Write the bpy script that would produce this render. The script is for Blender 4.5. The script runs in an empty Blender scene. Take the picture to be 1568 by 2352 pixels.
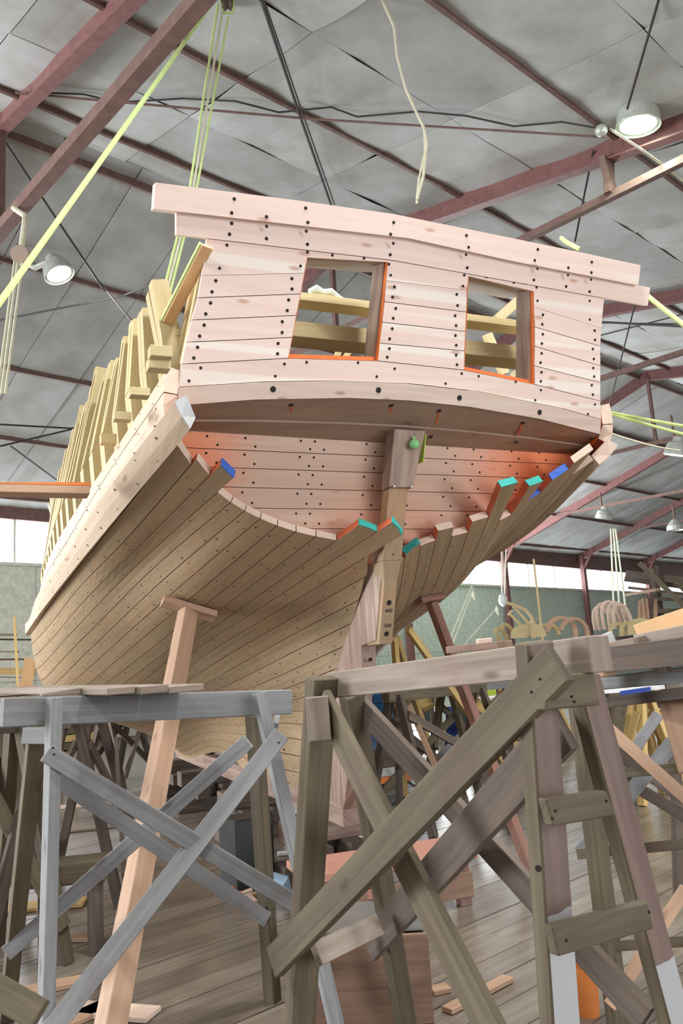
import bpy, bmesh, math, random
import numpy as np
from mathutils import Vector, Matrix
random.seed(7)
SC = bpy.context.scene
COL = SC.collection

# ------------------------------------------------------------------ camera
F, CX, CY, H = 1860.0, 784.0, 1176.0, 1.75
ROLL = math.atan(.064)
PITCH = math.atan((1503 - 1176) * math.cos(ROLL) / F)
FWD = np.array([0, math.cos(PITCH), math.sin(PITCH)])
_r0 = np.array([1.0, 0, 0]); _u0 = np.cross(_r0, FWD)
RGT = math.cos(ROLL) * _r0 - math.sin(ROLL) * _u0
UPV = math.sin(ROLL) * _r0 + math.cos(ROLL) * _u0
EYE = np.array([0, 0, H])
cam = bpy.data.cameras.new('camera'); camo = bpy.data.objects.new('camera', cam); COL.objects.link(camo)
cam.sensor_fit = 'VERTICAL'; cam.sensor_height = 36.0; cam.lens = F / 2352 * 36.0
cam.clip_start = .05; cam.clip_end = 300
M = Matrix(((RGT[0], UPV[0], -FWD[0], 0), (RGT[1], UPV[1], -FWD[1], 0), (RGT[2], UPV[2], -FWD[2], H), (0, 0, 0, 1)))
camo.matrix_world = M
SC.camera = camo

# ------------------------------------------------------------------ world, lights, exposure
SC.view_settings.view_transform = 'Standard'; SC.view_settings.look = 'None'
SC.view_settings.gamma = 1; SC.view_settings.use_curve_mapping = False
SC.view_settings.exposure = 0.1
W_ = bpy.data.worlds.new('world'); SC.world = W_; W_.use_nodes = True
bg = W_.node_tree.nodes['Background']; bg.inputs[0].default_value = (.93, .97, 1, 1); bg.inputs[1].default_value = 1.0
BA = math.radians(47.3)                        # building axes: BW along the wall, BN from the wall towards us
BW = np.array([math.sin(BA), math.cos(BA), 0]); BN = np.array([math.cos(BA), -math.sin(BA), 0]); ZZ = np.array([0, 0, 1.0])
def bld(k, d, z): return np.array([0, 0, 0]) + BW * k - BN * d + ZZ * z      # k along wall, d away towards the far wall
def area(name, p, direction, sx, sy, power, color=(1, 1, 1)):
    l = bpy.data.lights.new(name, 'AREA'); l.shape = 'RECTANGLE'; l.size = sx; l.size_y = sy; l.energy = power; l.color = color
    o = bpy.data.objects.new(name, l); COL.objects.link(o); o.location = p
    o.rotation_euler = Vector(direction).to_track_quat('-Z', 'Z').to_euler(); return o
# daylight through the shed's high windows: the band behind the photographer and the band in the far wall
area('daylight_near_windows', bld(2, -8.2, 4.6), -BN + ZZ * .35, 34, 2.2, 2500, (.97, .98, 1))
area('port_fill_light', bld(-9, 15, 4.2), BW + BN * .45 + ZZ * .1, 8, 4, 3600, (.95, .98, 1))  # added fill from the left, brightens the port side of the hull
for kk in (-3, 3, 9): area('roof_lamp_row', bld(kk, 1.6, 7.3), -ZZ, .7, .7, 330, (.98, 1, .96))
area('daylight_far_windows', bld(24, 19.6, 4.8), BN + ZZ * .5, 50, 1.0, 9000, (.95, .98, 1))

# ------------------------------------------------------------------ pixel helpers
def ray(x, y): return FWD + RGT * ((x - CX) / F) + UPV * ((CY - y) / F)
def onplane(x, y, p0, n):
    d = ray(x, y); n = np.asarray(n, float); return EYE + d * (((np.asarray(p0) - EYE) @ n) / (d @ n))
def at(x, y, Y):
    d = ray(x, y); return EYE + d * (Y / d[1])
def onz(x, y, z=0.0):
    d = ray(x, y); return EYE + d * ((z - H) / d[2])

# ------------------------------------------------------------------ materials
MATS = {}
def nmat(name):
    m = bpy.data.materials.new(name); m.use_nodes = True; nt = m.node_tree
    return m, nt, nt.nodes['Principled BSDF']
def flat(name, c, rough=.6, metal=0, emit=None, strength=0, noise=.08, spec=.5):
    m, nt, b = nmat(name)
    b.inputs['Roughness'].default_value = rough; b.inputs['Metallic'].default_value = metal
    b.inputs['Specular IOR Level'].default_value = spec
    if noise:
        tc = nt.nodes.new('ShaderNodeTexCoord'); n = nt.nodes.new('ShaderNodeTexNoise'); n.inputs['Scale'].default_value = 9; n.inputs['Detail'].default_value = 6
        nt.links.new(tc.outputs['Object'], n.inputs['Vector'])
        r = nt.nodes.new('ShaderNodeMapRange'); r.inputs[1].default_value = .25; r.inputs[2].default_value = .75; r.inputs[3].default_value = 1 - noise * 2; r.inputs[4].default_value = 1 + noise
        nt.links.new(n.outputs['Fac'], r.inputs[0])
        mx = nt.nodes.new('ShaderNodeMix'); mx.data_type = 'RGBA'; mx.blend_type = 'MULTIPLY'; mx.inputs['Factor'].default_value = 1
        mx.inputs['A'].default_value = (*c, 1); nt.links.new(r.outputs[0], mx.inputs['B']); nt.links.new(mx.outputs['Result'], b.inputs['Base Color'])
    else: b.inputs['Base Color'].default_value = (*c, 1)
    if emit:
        b.inputs['Emission Color'].default_value = (*emit, 1); b.inputs['Emission Strength'].default_value = strength
    MATS[name] = m; return m
def wood(name, c1, c2, rough=.6, var=.14, streak=1.0, knots=None, sap=None, stain=None, stain_amt=.3, along=1.2, across=22, bump=.15):
    """grain follows the UV map: u runs along the piece in metres, v across it"""
    m, nt, b = nmat(name); N = nt.nodes.new; L = nt.links.new
    b.inputs['Roughness'].default_value = rough
    uv = N('ShaderNodeUVMap'); oi = N('ShaderNodeObjectInfo')
    off = N('ShaderNodeVectorMath'); off.operation = 'SCALE'; cmb = N('ShaderNodeCombineXYZ')
    for i in range(3): L(oi.outputs['Random'], cmb.inputs[i])
    L(cmb.outputs[0], off.inputs[0]); off.inputs['Scale'].default_value = 37.0
    add = N('ShaderNodeVectorMath'); L(uv.outputs[0], add.inputs[0]); L(off.outputs[0], add.inputs[1])
    mp = N('ShaderNodeMapping'); mp.inputs['Scale'].default_value = (along, across, 1); L(add.outputs[0], mp.inputs['Vector'])
    n1 = N('ShaderNodeTexNoise'); n1.inputs['Scale'].default_value = 1.0; n1.inputs['Detail'].default_value = 7; n1.inputs['Roughness'].default_value = .62; n1.inputs['Distortion'].default_value = .6
    L(mp.outputs[0], n1.inputs['Vector'])
    r1 = N('ShaderNodeValToRGB'); r1.color_ramp.elements[0].position = .5 - .17 / streak; r1.color_ramp.elements[1].position = .5 + .17 / streak
    r1.color_ramp.elements[0].color = (*c2, 1); r1.color_ramp.elements[1].color = (*c1, 1); L(n1.outputs['Fac'], r1.inputs[0])
    last = r1.outputs[0]
    if sap: 
        ms = N('ShaderNodeMapping'); ms.inputs['Scale'].default_value = (.12, 8.5, 1); L(add.outputs[0], ms.inputs['Vector']); ns = N('ShaderNodeTexNoise'); ns.inputs['Scale'].default_value = 1.0; ns.inputs['Detail'].default_value = 2; L(ms.outputs[0], ns.inputs['Vector'])
    def mix(a, col, fac, blend='MIX'):
        mx = N('ShaderNodeMix'); mx.data_type = 'RGBA'; mx.blend_type = blend
        L(a, mx.inputs['A'])
        if isinstance(col, tuple): mx.inputs['B'].default_value = (*col, 1)
        else: L(col, mx.inputs['B'])
        if isinstance(fac, float): mx.inputs['Factor'].default_value = fac
        else: L(fac, mx.inputs['Factor'])
        return mx.outputs['Result']
    if sap:
        rp_ = N('ShaderNodeMapRange'); rp_.inputs[1].default_value = .56; rp_.inputs[2].default_value = .62; rp_.inputs[3].default_value = 0; rp_.inputs[4].default_value = .8; L(ns.outputs['Fac'], rp_.inputs[0]); last = mix(last, sap, rp_.outputs[0])
    if knots:
        mk = N('ShaderNodeMapping'); mk.inputs['Scale'].default_value = (2.6, 7.5, 1); L(add.outputs[0], mk.inputs['Vector'])
        vo = N('ShaderNodeTexVoronoi'); vo.voronoi_dimensions = '2D'; vo.inputs['Scale'].default_value = 1.0; L(mk.outputs[0], vo.inputs['Vector'])
        rk = N('ShaderNodeMapRange'); rk.inputs[1].default_value = .05; rk.inputs[2].default_value = .13; rk.inputs[3].default_value = .75; rk.inputs[4].default_value = 0; L(vo.outputs['Distance'], rk.inputs[0])
        sp = N('ShaderNodeSeparateColor'); L(vo.outputs['Color'], sp.inputs[0])
        gt = N('ShaderNodeMath'); gt.operation = 'GREATER_THAN'; gt.inputs[1].default_value = .72; L(sp.outputs[0], gt.inputs[0])
        mu = N('ShaderNodeMath'); mu.operation = 'MULTIPLY'; L(rk.outputs[0], mu.inputs[0]); L(gt.outputs[0], mu.inputs[1])
        last = mix(last, knots, mu.outputs[0])
    if stain:
        n2 = N('ShaderNodeTexNoise'); n2.inputs['Scale'].default_value = 2.3; n2.inputs['Detail'].default_value = 5; n2.inputs['Roughness'].default_value = .7
        L(add.outputs[0], n2.inputs['Vector'])
        rs = N('ShaderNodeMapRange'); rs.inputs[1].default_value = .52; rs.inputs[2].default_value = .72; rs.inputs[3].default_value = 0; rs.inputs[4].default_value = stain_amt; L(n2.outputs['Fac'], rs.inputs[0])
        last = mix(last, stain, rs.outputs[0])
    rv = N('ShaderNodeMapRange'); rv.inputs[3].default_value = 1 - var; rv.inputs[4].default_value = 1 + var * .6; L(oi.outputs['Random'], rv.inputs[0])
    last = mix(last, rv.outputs[0], 1.0, 'MULTIPLY')
    L(last, b.inputs['Base Color'])
    if bump:
        bp = N('ShaderNodeBump'); bp.inputs['Strength'].default_value = bump; bp.inputs['Distance'].default_value = .004; L(n1.outputs['Fac'], bp.inputs['Height']); L(bp.outputs[0], b.inputs['Normal'])
    MATS[name] = m; return m
wood('fresh_wood', (.82, .655, .585), (.75, .57, .50), .55, .07, sap=(.85, .79, .72), knots=(.50, .27, .17), bump=.05)
wood('hull_wood', (.37, .27, .16), (.29, .20, .113), .6, .10, knots=(.36, .2, .12), stain=(.56, .27, .13), stain_amt=.35, bump=.06)
def spray(m, pts, col):
    """paint overspray round given points of the piece (object space)"""
    nt = m.node_tree; b = nt.nodes['Principled BSDF']; src = b.inputs['Base Color'].links[0].from_socket
    tc = nt.nodes.new('ShaderNodeTexCoord')
    for p, r0, r1, f in pts:
        d = nt.nodes.new('ShaderNodeVectorMath'); d.operation = 'DISTANCE'; nt.links.new(tc.outputs['Object'], d.inputs[0]); d.inputs[1].default_value = tuple(p)
        r = nt.nodes.new('ShaderNodeMapRange'); r.interpolation_type = 'SMOOTHSTEP'; r.inputs[1].default_value = r0; r.inputs[2].default_value = r1; r.inputs[3].default_value = f; r.inputs[4].default_value = 0
        nt.links.new(d.outputs['Value'], r.inputs[0]); mx = nt.nodes.new('ShaderNodeMix'); mx.data_type = 'RGBA'; nt.links.new(src, mx.inputs['A']); mx.inputs['B'].default_value = (*col, 1); nt.links.new(r.outputs[0], mx.inputs['Factor']); src = mx.outputs['Result']
    nt.links.new(src, b.inputs['Base Color'])
wood('wale_wood', (.66, .53, .40), (.58, .44, .32), .55, .06, knots=(.36, .2, .12), bump=.06)
wood('oak_wood', (.40, .30, .235), (.22, .135, .11), .6, .08, streak=1.3, stain=(.34, .16, .12), stain_amt=.4, across=14)
wood('rib_wood', (.64, .52, .29), (.54, .42, .21), .6, .14)
wood('beam_wood', (.62, .50, .43), (.52, .40, .33), .65, .05, knots=(.3, .18, .12))
wood('counter_wood', (.31, .22, .155), (.25, .165, .115), .6, .05, knots=(.2,.1,.07))
wood('pale_end', (.74, .58, .48), (.66, .50, .40), .7, .08)
wood('grey_wood', (.29, .295, .305), (.19, .19, .195), .8, .16, knots=(.1, .09, .09), stain=(.14, .12, .11), stain_amt=.55, across=30, bump=.3)
wood('brown_wood', (.15, .122, .078), (.085, .066, .04), .8, .2, knots=(.05, .035, .025), stain=(.09, .055, .045), stain_amt=.6, across=26, bump=.3)
wood('old_wood', (.35, .29, .24), (.21, .16, .125), .75, .15, knots=(.12, .08, .06), stain=(.26, .16, .13), stain_amt=.6, across=26, bump=.3)
wood('dark_wood', (.15, .115, .09), (.08, .06, .05), .8, .25, bump=.3)
wood('red_wood', (.30, .15, .11), (.17, .085, .065), .7, .15, stain=(.5, .4, .36), stain_amt=.25)
wood('shore_wood', (.50, .33, .225), (.40, .245, .16), .65, .08, knots=(.3, .15, .1))
wood('ply_wood', (.78, .50, .27), (.68, .41, .20), .7, .15)
wood('yellow_wood', (.66, .47, .20), (.50, .33, .12), .7, .2)
wood('box_wood', (.27, .165, .11), (.17, .10, .07), .7, .12, knots=(.12, .07, .05), stain=(.12, .07, .06), stain_amt=.6)
wood('floor_wood', (.235, .20, .165), (.135, .112, .09), .27, .2, stain=(.30, .21, .155), stain_amt=.45, along=.9, across=16, bump=.12)
wood('subfloor_wood', (.21, .175, .14), (.12, .098, .078), .6, .2, stain=(.30, .21, .155), stain_amt=.45, along=.9, across=16, bump=.12)
flat('orange_paint', (.80, .20, .035), .55, noise=.12)
flat('red_lead', (.55, .12, .05), .6, noise=.15)
flat('seam_edge', (.27, .085, .045), .7, noise=.1)
flat('teal_paint', (.03, .36, .32), .5)
flat('blue_paint', (.05, .14, .55), .5)
flat('white_paint', (.66, .68, .70), .6, noise=.12)
flat('green_machine', (.55, .75, .10), .4)
flat('blue_plastic', (.03, .13, .33), .4)
flat('blue_cloth', (.02, .05, .25), .9)
flat('black_metal', (.03, .03, .035), .5)
flat('hole_black', (.018, .013, .012), .9, noise=0)
flat('nail_dark', (.11, .065, .045), .9, noise=0)
flat('steel', (.45, .48, .5), .35, .9)
flat('steel_red', (.20, .085, .08), .6, noise=.15)
flat('steel_brown', (.17, .095, .08), .6, noise=.15)
flat('cable_black', (.04, .035, .035), .7, noise=0)
flat('rope_yellow', (.56, .70, .28), .8)
flat('rope_beige', (.62, .60, .45), .9)
flat('rope_white', (.75, .75, .62), .9)
flat('block_maroon', (.13, .03, .035), .35)
flat('wall_green', (.56, .66, .56), .6, noise=.12)
flat('wall_grey', (.70, .72, .62), .6, noise=.12)
flat('window_glass', (.8, .85, .9), .2, emit=(.93, .97, 1), strength=7.0, noise=0)
flat('lamp_shade', (.55, .58, .53), .35, .3)
flat('lamp_glow_green', (1, 1, 1), .5, emit=(.80, 1, .84), strength=25, noise=0)
flat('lamp_glow_white', (1, 1, 1), .5, emit=(1, 1, .93), strength=30, noise=0)
flat('cloth_white', (.75, .80, .72), .9)
flat('plastic_blue_pale', (.35, .52, .72), .4)
flat('dark_green_box', (.03, .035, .035), .5)
flat('glass_green', (.25, .6, .25), .15)
flat('red_white', (.8, .75, .7), .6)
flat('pink_board', (.46, .22, .16), .7)
flat('bucket_orange', (.70, .22, .05), .5)
# ceiling board: dusty fibre sheet with damp stains
def ceiling_mat():
    m, nt, b = nmat('ceiling_board'); N = nt.nodes.new; L = nt.links.new; b.inputs['Roughness'].default_value = .75
    tc = N('ShaderNodeTexCoord'); oi = N('ShaderNodeObjectInfo')
    n = N('ShaderNodeTexNoise'); n.inputs['Scale'].default_value = 1.1; n.inputs['Detail'].default_value = 8; n.inputs['Roughness'].default_value = .65; L(tc.outputs['Object'], n.inputs['Vector'])
    r = N('ShaderNodeValToRGB'); r.color_ramp.elements[0].position = .35; r.color_ramp.elements[1].position = .62
    r.color_ramp.elements[0].color = (.37, .37, .345, 1); r.color_ramp.elements[1].color = (.50, .52, .525, 1); L(n.outputs['Fac'], r.inputs[0])
    v = N('ShaderNodeMapRange'); v.inputs[3].default_value = .85; v.inputs[4].default_value = 1.1; L(oi.outputs['Random'], v.inputs[0])
    mx = N('ShaderNodeMix'); mx.data_type = 'RGBA'; mx.blend_type = 'MULTIPLY'; mx.inputs['Factor'].default_value = 1; L(r.outputs[0], mx.inputs['A']); L(v.outputs[0], mx.inputs['B']); L(mx.outputs['Result'], b.inputs['Base Color'])
    MATS['ceiling_board'] = m
ceiling_mat()

# ------------------------------------------------------------------ mesh builder
def unit(v): v = np.asarray(v, float); return v / (np.linalg.norm(v) + 1e-12)
class MB:
    def __init__(s): s.v = []; s.f = []; s.uv = []; s.m = []
    def face(s, pts, uvs, mi=0):
        i = len(s.v); s.v += [tuple(p) for p in pts]; s.f.append(tuple(range(i, i + len(pts)))); s.uv += [tuple(u) for u in uvs]; s.m.append(mi)
    def hexa(s, lo, hi, mi=0, em=None):
        """lo, hi: four corners each (ring order) at the two ends of a bar; em end material"""
        lo = [np.asarray(p, float) for p in lo]; hi = [np.asarray(p, float) for p in hi]
        Lm = float(np.linalg.norm(np.mean(hi, 0) - np.mean(lo, 0))); acc = random.random() * 3
        for i in range(4):
            j = (i + 1) % 4; w = float(np.linalg.norm(lo[j] - lo[i])); w2 = float(np.linalg.norm(hi[j] - hi[i]))
            s.face([lo[i], lo[j], hi[j], hi[i]], [(0, acc), (0, acc + w), (Lm, acc + w2), (Lm, acc)], mi); acc += w
        e = mi if em is None else em
        a = float(np.linalg.norm(lo[1] - lo[0])); b = float(np.linalg.norm(lo[2] - lo[1]))
        s.face([lo[3], lo[2], lo[1], lo[0]], [(0, b), (a * .2, b), (a * .2, 0), (0, 0)], e)
        s.face([hi[0], hi[1], hi[2], hi[3]], [(0, 0), (a * .2, 0), (a * .2, b), (0, b)], e)
    def bar(s, p0, p1, w, t, nrm=None, mi=0, em=None, w1=None, t1=None):
        """rectangular bar; t is measured along nrm (made square to the axis), w across"""
        p0 = np.asarray(p0, float); p1 = np.asarray(p1, float); ax = unit(p1 - p0)
        n = np.asarray(nrm if nrm is not None else EYE - (p0 + p1) / 2, float)
        n = unit(n - ax * (n @ ax)); c = np.cross(ax, n)
        w1 = w if w1 is None else w1; t1 = t if t1 is None else t1
        q = lambda p, w, t: [p + c * w / 2 + n * t / 2, p - c * w / 2 + n * t / 2, p - c * w / 2 - n * t / 2, p + c * w / 2 - n * t / 2]
        s.hexa(q(p0, w, t), q(p1, w1, t1), mi, em)
    def prism(s, front, off, ud, vd, mi=0, sm=None, bm=None):
        """front polygon (list of points) pushed along off"""
        fr = [np.asarray(p, float) for p in front]; off = np.asarray(off, float); bk = [p + off for p in fr]
        uvf = lambda p: (float(p @ ud), float(p @ vd))
        nf = np.zeros(3)
        for i in range(len(fr)): nf += np.cross(fr[i], fr[(i + 1) % len(fr)])
        if nf @ off > 0: fr = fr[::-1]; bk = bk[::-1]
        s.face(fr, [uvf(p) for p in fr], mi)
        s.face(bk[::-1], [uvf(p) for p in bk[::-1]], mi if bm is None else bm)
        d = float(np.linalg.norm(off))
        for i in range(len(fr)):
            j = (i + 1) % len(fr); u0, u1 = uvf(fr[i]), uvf(fr[j])
            s.face([fr[j], fr[i], bk[i], bk[j]], [u1, u0, (u0[0], u0[1] + d), (u1[0], u1[1] + d)], mi if sm is None else sm)
    def tube(s, pts, r, n=8, mi=0, caps=True):
        pts = [np.asarray(p, float) for p in pts]; rr = r if hasattr(r, '__len__') else [r] * len(pts)
        rings = []; up = np.array([.13, .21, .97]); L = 0
        for i, p in enumerate(pts):
            ax = unit(pts[min(i + 1, len(pts) - 1)] - pts[max(i - 1, 0)])
            a = unit(np.cross(ax, up)); b = np.cross(ax, a); up = np.cross(a, ax) if abs(ax @ up) < .99 else up
            rings.append([p + (a * math.cos(2 * math.pi * k / n) + b * math.sin(2 * math.pi * k / n)) * rr[i] for k in range(n)])
        for i in range(len(pts) - 1):
            l = float(np.linalg.norm(pts[i + 1] - pts[i]))
            for k in range(n):
                j = (k + 1) % n
                s.face([rings[i][k], rings[i + 1][k], rings[i + 1][j], rings[i][j]], [(L, k / n), (L + l, k / n), (L + l, (k + 1) / n), (L, (k + 1) / n)], mi)
            L += l
        if caps:
            s.face(rings[0], [(0, 0)] * n, mi); s.face(rings[-1][::-1], [(0, 0)] * n, mi)
    def disc(s, p, nrm, r, n=8, mi=0):
        nrm = unit(nrm); a = unit(np.cross(nrm, (.31, .2, .93))); b = np.cross(nrm, a)
        s.face([np.asarray(p) + (a * math.cos(2 * math.pi * k / n) + b * math.sin(2 * math.pi * k / n)) * r for k in range(n)], [(0, 0)] * n, mi)
    def lathe(s, base, axis, prof, n=20, mi=0):
        axis = unit(axis); a = unit(np.cross(axis, (.31, .93, .2))); b = np.cross(axis, a); base = np.asarray(base, float)
        R = [[base + axis * h + (a * math.cos(2 * math.pi * k / n) + b * math.sin(2 * math.pi * k / n)) * r for k in range(n)] for r, h in prof]
        for i in range(len(prof) - 1):
            for k in range(n):
                j = (k + 1) % n; s.face([R[i][k], R[i][j], R[i + 1][j], R[i + 1][k]], [(0, 0)] * 4, mi)
    def build(s, name, mats, parent=None, label=None, smooth=False, weld=False, bevel=0, stuff=False):
        me = bpy.data.meshes.new(name); me.from_pydata(s.v, [], s.f)
        uvl = me.uv_layers.new(name='UVMap')
        flatuv = np.array(s.uv, dtype=np.float32).ravel(); uvl.data.foreach_set('uv', flatuv)
        mats = mats if isinstance(mats, (list, tuple)) else [mats]
        for m in mats: me.materials.append(MATS[m] if isinstance(m, str) else m)
        me.polygons.foreach_set('material_index', np.array(s.m, dtype=np.int32))
        if weld or bevel:
            bm = bmesh.new(); bm.from_mesh(me); bmesh.ops.remove_doubles(bm, verts=bm.verts, dist=1e-4)
            if bevel:
                es = [e for e in bm.edges if len(e.link_faces) == 2 and e.calc_face_angle(0) > .5]
                bmesh.ops.bevel(bm, geom=es, offset=bevel, segments=1, affect='EDGES', profile=.5)
            bmesh.ops.recalc_face_normals(bm, faces=bm.faces); bm.to_mesh(me); bm.free()
        if smooth: me.polygons.foreach_set('use_smooth', np.ones(len(me.polygons), dtype=bool))
        me.update(); o = bpy.data.objects.new(name, me); COL.objects.link(o)
        if parent is not None: o.parent = parent
        if label: o['label'] = label
        if stuff: o['kind'] = 'stuff'
        return o
def thing(name, label, cat, group=None, loc=(0, 0, 0)):
    o = bpy.data.objects.new(name, None); COL.objects.link(o); o.empty_display_size = .1
    o['label'] = label; o['category'] = cat
    if group: o['group'] = group
    return o
def tag(o, label, cat, group=None):
    o['label'] = label; o['category'] = cat
    if group: o['group'] = group
    return o
def structure(o): o['kind'] = 'structure'; return o
def empty_structure(name):
    o = bpy.data.objects.new(name, None); COL.objects.link(o); return structure(o)
def one_bar(name, p0, p1, w, t, mat, parent=None, nrm=None, bevel=.003, **k):
    m = MB(); m.bar(p0, p1, w, t, nrm, **k); return m.build(name, mat, parent, bevel=bevel)
def pbar(name, a, b, wpx, t, mat, parent=None, nrm=None, bevel=.0025, push=0.0, **k):
    """bar between two seen points (x, y, depth); width given as seen"""
    p0, p1 = at(*a), at(*b)
    if push: q = unit(EYE - (p0 + p1) / 2); p0 = p0 + q * push; p1 = p1 + q * push
    w = wpx * (a[2] + b[2]) / 2 / F
    return one_bar(name, p0, p1, w, t, mat, parent, nrm, bevel, **k)

# ------------------------------------------------------------------ the shed
ZR = lambda k: 9.24 - .0115 * k
ZN = lambda k, d: ZR(k) - .173 * (10 - d)           # near roof slope
ZF = lambda k, d: ZR(k) - .335 * (d - 10)           # far roof slope
ROOF = lambda k, d: ZN(k, d) if d < 10 else ZF(k, d)
P3 = lambda k, d, z: bld(k, d, z)
def near_pt(x, y, off=0.0):
    n = unit(ZZ + BN * .173 + BW * .0115); p0 = P3(0, 10, ZR(0) - off); return onplane(x, y, p0, n)
def truss_pt(x, y, k): return onplane(x, y, BW * k, BW)
floor = empty_structure('floor')
m = MB(); m.face([P3(-30, -30, -.006), P3(80, -30, -.006), P3(80, 21, -.006), P3(-30, 21, -.006)], [(-30, -30), (80, -30), (80, 21), (-30, 21)])
m.build('subfloor', 'subfloor_wood', floor)
d = .6
while d < 12.5:
    bw = random.choice((.2, .22, .24)); ks = [-5 + random.uniform(0, 3), 4.5 + random.uniform(-3.5, 3.5), 13 + random.uniform(-3, 3), 23]
    for k0, k1 in zip(ks[:-1], ks[1:]):
        m = MB(); z = random.uniform(-.002, .002)
        m.bar(P3(k0 + .002, d + bw / 2, -.01 + z), P3(k1 - .002, d + bw / 2, -.01 + z), bw - .007, .02, ZZ); m.build('floorboard', 'floor_wood', floor)
    d += bw
# far wall: panels below the window band, panes, columns, eave
wall = empty_structure('wall_back')
SILL = lambda k: 4.6 - .019 * k
HEAD = lambda k: 5.72 - .0245 * k
k = -2.6
while k < 47:
    k1 = k + 1.174
    for zz0, zz1 in ((0, 1.6), (1.6, None)):
        m = MB(); m.prism([P3(k + .006, 20, zz0), P3(k1 - .006, 20, zz0), P3(k1 - .006, 20, (SILL(k1) - .06) if zz1 is None else zz1 - .01), P3(k + .006, 20, (SILL(k) - .06) if zz1 is None else zz1 - .01)], -BN * .04, BW, ZZ)
        m.build('wall_panel', 'wall_grey' if k < 14 else 'wall_green', wall)
    k = k1
m = MB(); m.bar(P3(-4, 20.08, 2.2), P3(50, 20.08, 1.7), 4.6, .05, BN); m.build('wall_backing', 'dark_wood', wall)
m = MB(); m.bar(P3(-4, 19.97, SILL(-4) - .03), P3(50, 19.97, SILL(50) - .03), .07, .12, BN); structure(m.build('trim_1', 'wall_grey'))
m = MB(); m.prism([P3(-4, 19.9, HEAD(-4)), P3(50, 19.9, HEAD(50)), P3(50, 19.9, ZF(50, 19.9) + .1), P3(-4, 19.9, ZF(-4, 19.9) + .1)], -BN * .1, BW, ZZ); structure(m.build('trim_2', 'steel_brown'))
for i in range(27):
    k0 = -2.36 + 1.957 * i; k1 = k0 + 1.957; w = empty_structure('window_%d' % (i + 1))
    m = MB(); m.prism([P3(k0 + .04, 20.02, SILL(k0) + .03), P3(k1 - .04, 20.02, SILL(k1) + .03), P3(k1 - .04, 20.02, HEAD(k1) - .03), P3(k0 + .04, 20.02, HEAD(k0) - .03)], -BN * .01, BW, ZZ); m.build('pane', 'window_glass', w)
    m = MB()
    m.bar(P3(k0, 20.0, SILL(k0)), P3(k0, 20.0, HEAD(k0)), .05, .05, BN); m.build('mullion', 'wall_grey', w)
for i, k in enumerate((9.38, 15.25, 21.1, 27.0, 32.9, 38.8)):
    m = MB(); m.bar(P3(k, 19.75, 0), P3(k, 19.75, ZF(k, 19.75) - .1), .2, .2, BN)
    m.bar(P3(k, 19.7, ZF(k, 19.7) - .75), P3(k, 19.1, ZF(k, 19.1) - .1), .12, .12, BW); structure(m.build('trim_%d' % (i + 3), 'steel_red'))
# roof: slab, boards, purlins, rafters, ties
ceiling = empty_structure('ceiling')
m = MB()
for (d0, d1) in ((-9, 10), (10, 20.2)):
    q = [P3(-15, d0, (ZN if d0 < 9 else ZF)(-15, d0) + .09), P3(60, d0, (ZN if d0 < 9 else ZF)(60, d0) + .09), P3(60, d1, (ZN if d0 < 9 else ZF)(60, d1) + .09), P3(-15, d1, (ZN if d0 < 9 else ZF)(-15, d1) + .09)]
    m.face(q, [(0, 0), (75, 0), (75, 10), (0, 10)])
m.build('roof_deck', 'steel_brown', ceiling)
def ceil_panel(k0, k1, d0, d1, zf, sag):
    nk, nd = 7, 5; m = MB(); ph = random.uniform(0, 6); f = random.uniform(.7, 1.6); tk, td = random.uniform(-.02, .02), random.uniform(-.02, .02); s0 = sag * random.uniform(.2, 1)
    g = [[None] * (nd + 1) for _ in range(nk + 1)]
    for i in range(nk + 1):
        for j in range(nd + 1):
            a, b = i / nk, j / nd; k = k0 + .006 + (k1 - k0 - .012) * a; d = d0 + .006 + (d1 - d0 - .012) * b
            dz = -s0 * math.sin(math.pi * b) * (.6 + .4 * math.sin(ph + f * 6 * a)) + .22 * sag * math.sin(ph * 2 + f * 9 * a) + tk * (a - .5) + td * (b - .5)
            g[i][j] = P3(k, d, zf(k, d) + dz)
    for i in range(nk):
        for j in range(nd):
            m.face([g[i][j], g[i + 1][j], g[i + 1][j + 1], g[i][j + 1]], [(i, j), (i + 1, j), (i + 1, j + 1), (i, j + 1)])
    up = ZZ * .014; ring = [g[i][0] for i in range(nk + 1)] + [g[nk][j] for j in range(1, nd + 1)] + [g[i][nd] for i in range(nk - 1, -1, -1)] + [g[0][j] for j in range(nd - 1, 0, -1)]
    for i in range(len(ring)):
        j = (i + 1) % len(ring); m.face([ring[i], ring[j], ring[j] + up, ring[i] + up], [(0, 0)] * 4)
    m.build('ceiling_panel', 'ceiling_board', ceiling, smooth=False, weld=False).data.polygons.foreach_set('use_smooth', [True] * (nk * nd) + [False] * len(ring))
De = [1.9, 3.16, 4.43, 5.72, 7.0, 8.2, 9.4, 10.0]
for i in range(-1, 12):
    for j in range(len(De) - 1): ceil_panel(.6 + 2.35 * i, .6 + 2.35 * (i + 1), De[j], De[j + 1], ZN, .06)
De = [10.0, 12.4, 14.9, 17.1, 19.9]
for i in range(0, 39):
    for j in range(len(De) - 1): ceil_panel(2.0 + 1.2 * i, 2.0 + 1.2 * (i + 1), De[j], De[j + 1], ZF, .022)
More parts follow.
